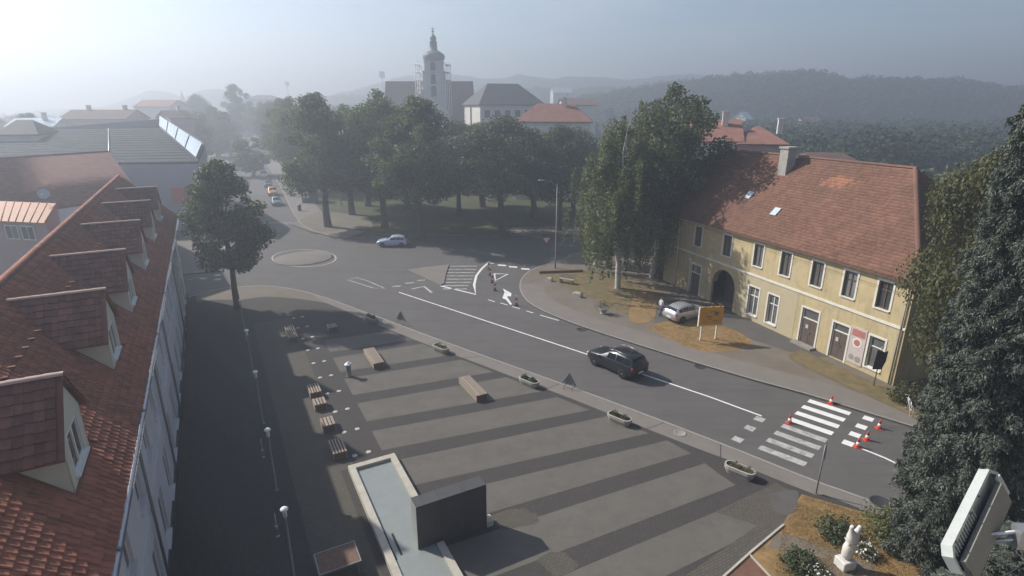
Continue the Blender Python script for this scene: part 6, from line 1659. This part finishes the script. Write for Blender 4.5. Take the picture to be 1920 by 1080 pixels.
# ------------------------------------------------------------------ statue
def skin(name, verts, edges, radii, m, parent, sub=2, root=0):
    me = bpy.data.meshes.new(name); me.from_pydata(verts, edges, []); me.materials.append(m)
    o = link(name, me, parent)
    sm = o.modifiers.new('skin', 'SKIN'); ss = o.modifiers.new('sub', 'SUBSURF'); ss.levels = ss.render_levels = sub
    for i, r_ in enumerate(radii): me.skin_vertices[0].data[i].radius = (r_, r_) if not isinstance(r_, tuple) else r_
    me.skin_vertices[0].data[root].use_root = True
    sm.use_smooth_shade = True
    return o
st = empty('statue', G(1583, 1062), math.radians(15), 'white stone sculpture of two joined figures on a plinth in the dry garden', 'statue')
MB().bevbox((0, 0, 0.2), (0.62, 0.55, 0.42), 0.03).build('plinth', M['statue'], st)
skin('figure', [(0, 0, 0.40), (0.02, 0.02, 0.7), (0.08, 0.02, 1.05), (0.12, 0.0, 1.4), (-0.02, 0.0, 1.68), (-0.06, 0.0, 1.9), (-0.06, -0.02, 2.08), (0.30, 0.02, 1.62), (0.36, 0.02, 1.80), (0.36, 0.0, 1.95), (0.26, -0.05, 1.2), (-0.12, -0.08, 1.25)],
     [(0, 1), (1, 2), (2, 3), (3, 4), (4, 5), (5, 6), (3, 7), (7, 8), (8, 9), (2, 10), (3, 11)], [(0.24, 0.22), (0.22, 0.2), (0.25, 0.2), (0.24, 0.18), 0.13, 0.08, 0.11, 0.13, 0.09, 0.10, 0.12, 0.09], M['statue'], st)

# ------------------------------------------------------------------ people
def person(p, ang, label, top, legs, z=0.0, h=1.72, stride=0.22, group='people'):
    root = empty('person', (p[0], p[1], z), ang, label, 'person', group)
    k = h / 1.72
    V = [(0, 0, .95), (0, 0, 1.15), (.02, 0, 1.38), (.02, 0, 1.48), (.03, 0, 1.60), (.03, 0, 1.70),
         (0, .10, .88), (stride * .5, .10, .50), (stride * .35, .10, .07), (stride * .35 + .16, .11, .03),
         (0, -.10, .88), (-stride * .2, -.10, .50), (-stride, -.10, .09), (-stride + .15, -.11, .03),
         (.02, .19, 1.40), (-.04, .24, 1.14), (.06, .25, .90), (.02, -.19, 1.40), (.06, -.24, 1.14), (.18, -.23, .93)]
    E_ = [(0, 1), (1, 2), (2, 3), (3, 4), (4, 5), (0, 6), (6, 7), (7, 8), (8, 9), (0, 10), (10, 11), (11, 12), (12, 13), (2, 14), (14, 15), (15, 16), (2, 17), (17, 18), (18, 19)]
    Rr = [(.13, .16), (.12, .15), (.12, .17), .055, .085, .075, .09, .065, .045, .035, .09, .065, .045, .035, .06, .048, .035, .06, .048, .035]
    body = skin('body', [tuple(c * k for c in v) for v in V], E_, [tuple(q * k for q in r_) if isinstance(r_, tuple) else r_ * k for r_ in Rr], top, root, 2)
    hm = MB().lathe([(0.02, 1.60), (0.098, 1.62), (0.102, 1.68), (0.08, 1.74), (0.02, 1.77)], 12, (0.02, 0, 0)); hm.v = [tuple(c * k for c in v) for v in hm.v]; hm.build('hair', M['wood_dark'], root)
    tr = MB()
    for s, pts in ((1, [V[6], V[7], V[8]]), (-1, [V[10], V[11], V[12]])):
        tr.tube(Vector(pts[0]) * k, Vector(pts[1]) * k, .105 * k, .078 * k, 8).tube(Vector(pts[1]) * k, Vector(pts[2]) * k, .078 * k, .06 * k, 8)
    tr.lathe([(.145 * k, .84 * k), (.155 * k, 1.0 * k)], 12); tr.build('trousers', legs, root)
cl_white = mat('shirt_pale', (0.55, 0.56, 0.60), 0.9); cl_dark = mat('jacket_dark', (0.04, 0.045, 0.06), 0.9); cl_blue = mat('jeans', (0.09, 0.12, 0.2), 0.9)
person(G(1238, 592), 0.4, 'person in pale shirt standing at the back of the silver hatchback', cl_white, cl_blue)
person(G(508, 340), 2.0, 'person in dark clothes walking on the footpath behind the parked cars', cl_dark, cl_dark)
person(G(523, 342), 1.9, 'second person in dark clothes on the footpath nearer the trees', cl_dark, cl_blue)
person(G(397, 347), 2.2, 'person in dark clothes walking past the end wall of the hall', cl_dark, cl_blue)

# ------------------------------------------------------------------ floodlight by the camera, and the building it hangs on
fd = 1.0
def near(u, v, d): return AT(u, v, d)
fl_root = empty('floodlight', near(1835, 975, 1.9), 0, 'grey finned floodlight on a bracket close to the camera at the right', 'floodlight')
R0 = fl_root.location
# plane of the fixture: long axis up the picture, leaning right; local axes X (width), Y (depth away), Z (long)
Zx = (near(1872, 893, 2.08) - near(1793, 1062, 1.72)); FLh = Zx.length; Zx.normalize()
Xx = (near(1893, 960, 2.0) - near(1790, 945, 1.86)); Xx = (Xx - Zx * Xx.dot(Zx)).normalized()
Yx = Zx.cross(Xx).normalized()
FM = Matrix((Xx, Yx, Zx)).transposed().to_4x4()
fl_root.matrix_world = Matrix.Translation(R0) @ FM
hx, hz_ = 0.078, FLh / 2
sgnY = 1.0 if Yx.y > 0 else -1.0
def FB(x0, x1, y0, y1, z0, z1): return MB().bx(x0, x1, y0 * sgnY, y1 * sgnY, z0, z1)
def outline(hx, hz, c):
    return [(-hx, -hz + c * 0.6), (-hx + c * 0.6, -hz), (hx - c, -hz), (hx, -hz + c), (hx, hz - c), (hx - c, hz), (-hx + c, hz), (-hx, hz - c)]
sh = MB(); o0, o1 = outline(hx, hz_, 0.05), outline(hx - 0.012, hz_ - 0.012, 0.045)
n = 8; y0, y1 = -0.01 * sgnY, 0.03 * sgnY
sh.add([(x, y0, z) for x, z in o0] + [(x, y1, z) for x, z in o0] + [(x, y0, z) for x, z in o1] + [(x, y1 - 0.015 * sgnY, z) for x, z in o1], [(i, (i + 1) % n, n + (i + 1) % n, n + i) for i in range(n)] + [(i, (i + 1) % n, 2 * n + (i + 1) % n, 2 * n + i) for i in range(n)] + [(2 * n + i, 2 * n + (i + 1) % n, 3 * n + (i + 1) % n, 3 * n + i) for i in range(n)] + [tuple(range(3 * n, 4 * n))] + [tuple(range(n, 2 * n))])
recalc(sh.build('housing', M['flood_body'], fl_root))
for i in range(12):
    z = -hz_ + 0.035 + i * 0.021
    f = MB(); zz = z
    f.add([(-hx + 0.016, -0.006 * sgnY, zz), (-hx + 0.056, -0.006 * sgnY, zz + 0.004), (-hx + 0.056, 0.010 * sgnY, zz + 0.002), (-hx + 0.016, 0.010 * sgnY, zz - 0.002), (-hx + 0.016, -0.006 * sgnY, zz + 0.009), (-hx + 0.056, -0.006 * sgnY, zz + 0.007), (-hx + 0.056, 0.010 * sgnY, zz + 0.010), (-hx + 0.016, 0.010 * sgnY, zz + 0.012)],
          [(0, 1, 5, 4), (3, 7, 6, 2), (4, 5, 6, 7), (0, 3, 2, 1), (1, 2, 6, 5), (0, 4, 7, 3)])
    recalc(f.build('cooling_fin', M['flood_body'], fl_root))
FB(-hx + 0.060, hx - 0.004, -0.034, -0.012, -hz_ + 0.02, hz_ - 0.06).build('gear_box', M['flood_grey'], fl_root)
FB(-hx + 0.045, hx - 0.02, -0.024, -0.012, hz_ - 0.055, hz_ - 0.02).build('end_cover', M['flood_body'], fl_root)
for z in (-hz_ + 0.06, -0.05, 0.06):
    s = MB(); s.lathe([(0.005, 0), (0.005, 0.004), (0.002, 0.005)], 8); s.v = [(x - hx + 0.006, -0.011 * sgnY - zz_ * sgnY, y + z) for x, y, zz_ in s.v]; s.build('screw', M['dark_metal'], fl_root)
# bracket to the wall on the right
bw0 = fl_root.matrix_world @ Vector((hx - 0.01, -0.025 * sgnY, -0.02)); wallx = 2.75
br = empty('wall_bracket', bw0, 0, 'grey steel bracket holding the floodlight at the right edge', 'bracket')
for dz in (-0.018, 0.018): MB().tube((-0.02, 0, dz), (wallx - bw0.x, 0.05, dz + 0.06), 0.009, 0.009, 8).build('arm', M['steel'], br)
MB().box((0.11, 0.0, 0.01), (0.05, 0.05, 0.09)).build('clamp', M['steel'], br)
MB().box((wallx - bw0.x - 0.01, 0.05, 0.06), (0.02, 0.14, 0.2)).build('wall_plate', M['steel'], br)
MB().path([tuple((fl_root.matrix_world @ Vector((hx - 0.05, -0.03 * sgnY, -hz_ + 0.02))) - bw0 + Vector((0, 0, -0.0))), (0.02, -0.03, -0.2), (0.16, 0.0, -0.14), (0.3, 0.02, -0.02)], 0.0035, 5).build('cable', M['dark_metal'], br)
hb = empty('corner_building', (0, 0, 0), 0, 'stone ledge of the building carrying the camera at the lower right corner', 'building')
MB().bx(wallx, 13, -9, 1.9, -0.3, 21).build('wall', M['host_wall'], hb)
MB().bx(wallx - 0.62, 13, -9, 1.75, CAMH - 1.75, CAMH - 1.62).build('ledge', M['host_wall'], hb)
MB().bx(wallx - 0.5, 13.5, -9, 2.6, CAMH + 1.32, CAMH + 1.42).build('eave', M['door_brown'], hb)

# ------------------------------------------------------------------ haze
hz_m = bpy.data.materials.new('haze'); hz_m.use_nodes = True
t = hz_m.node_tree; t.nodes.remove(t.nodes['Principled BSDF'])
v = t.nodes.new('ShaderNodeVolumePrincipled'); v.inputs['Color'].default_value = (0.78, 0.86, 0.98, 1); v.inputs['Density'].default_value = 0.0030; v.inputs['Anisotropy'].default_value = 0.5
t.links.new(v.outputs[0], t.nodes['Material Output'].inputs['Volume'])
hb_ = MB().bx(-1900, 1900, -400, 1000, -60, 75).build('haze', hz_m, kind='stuff')
tag(hb_, 'pale summer haze in the air over the town', 'haze')
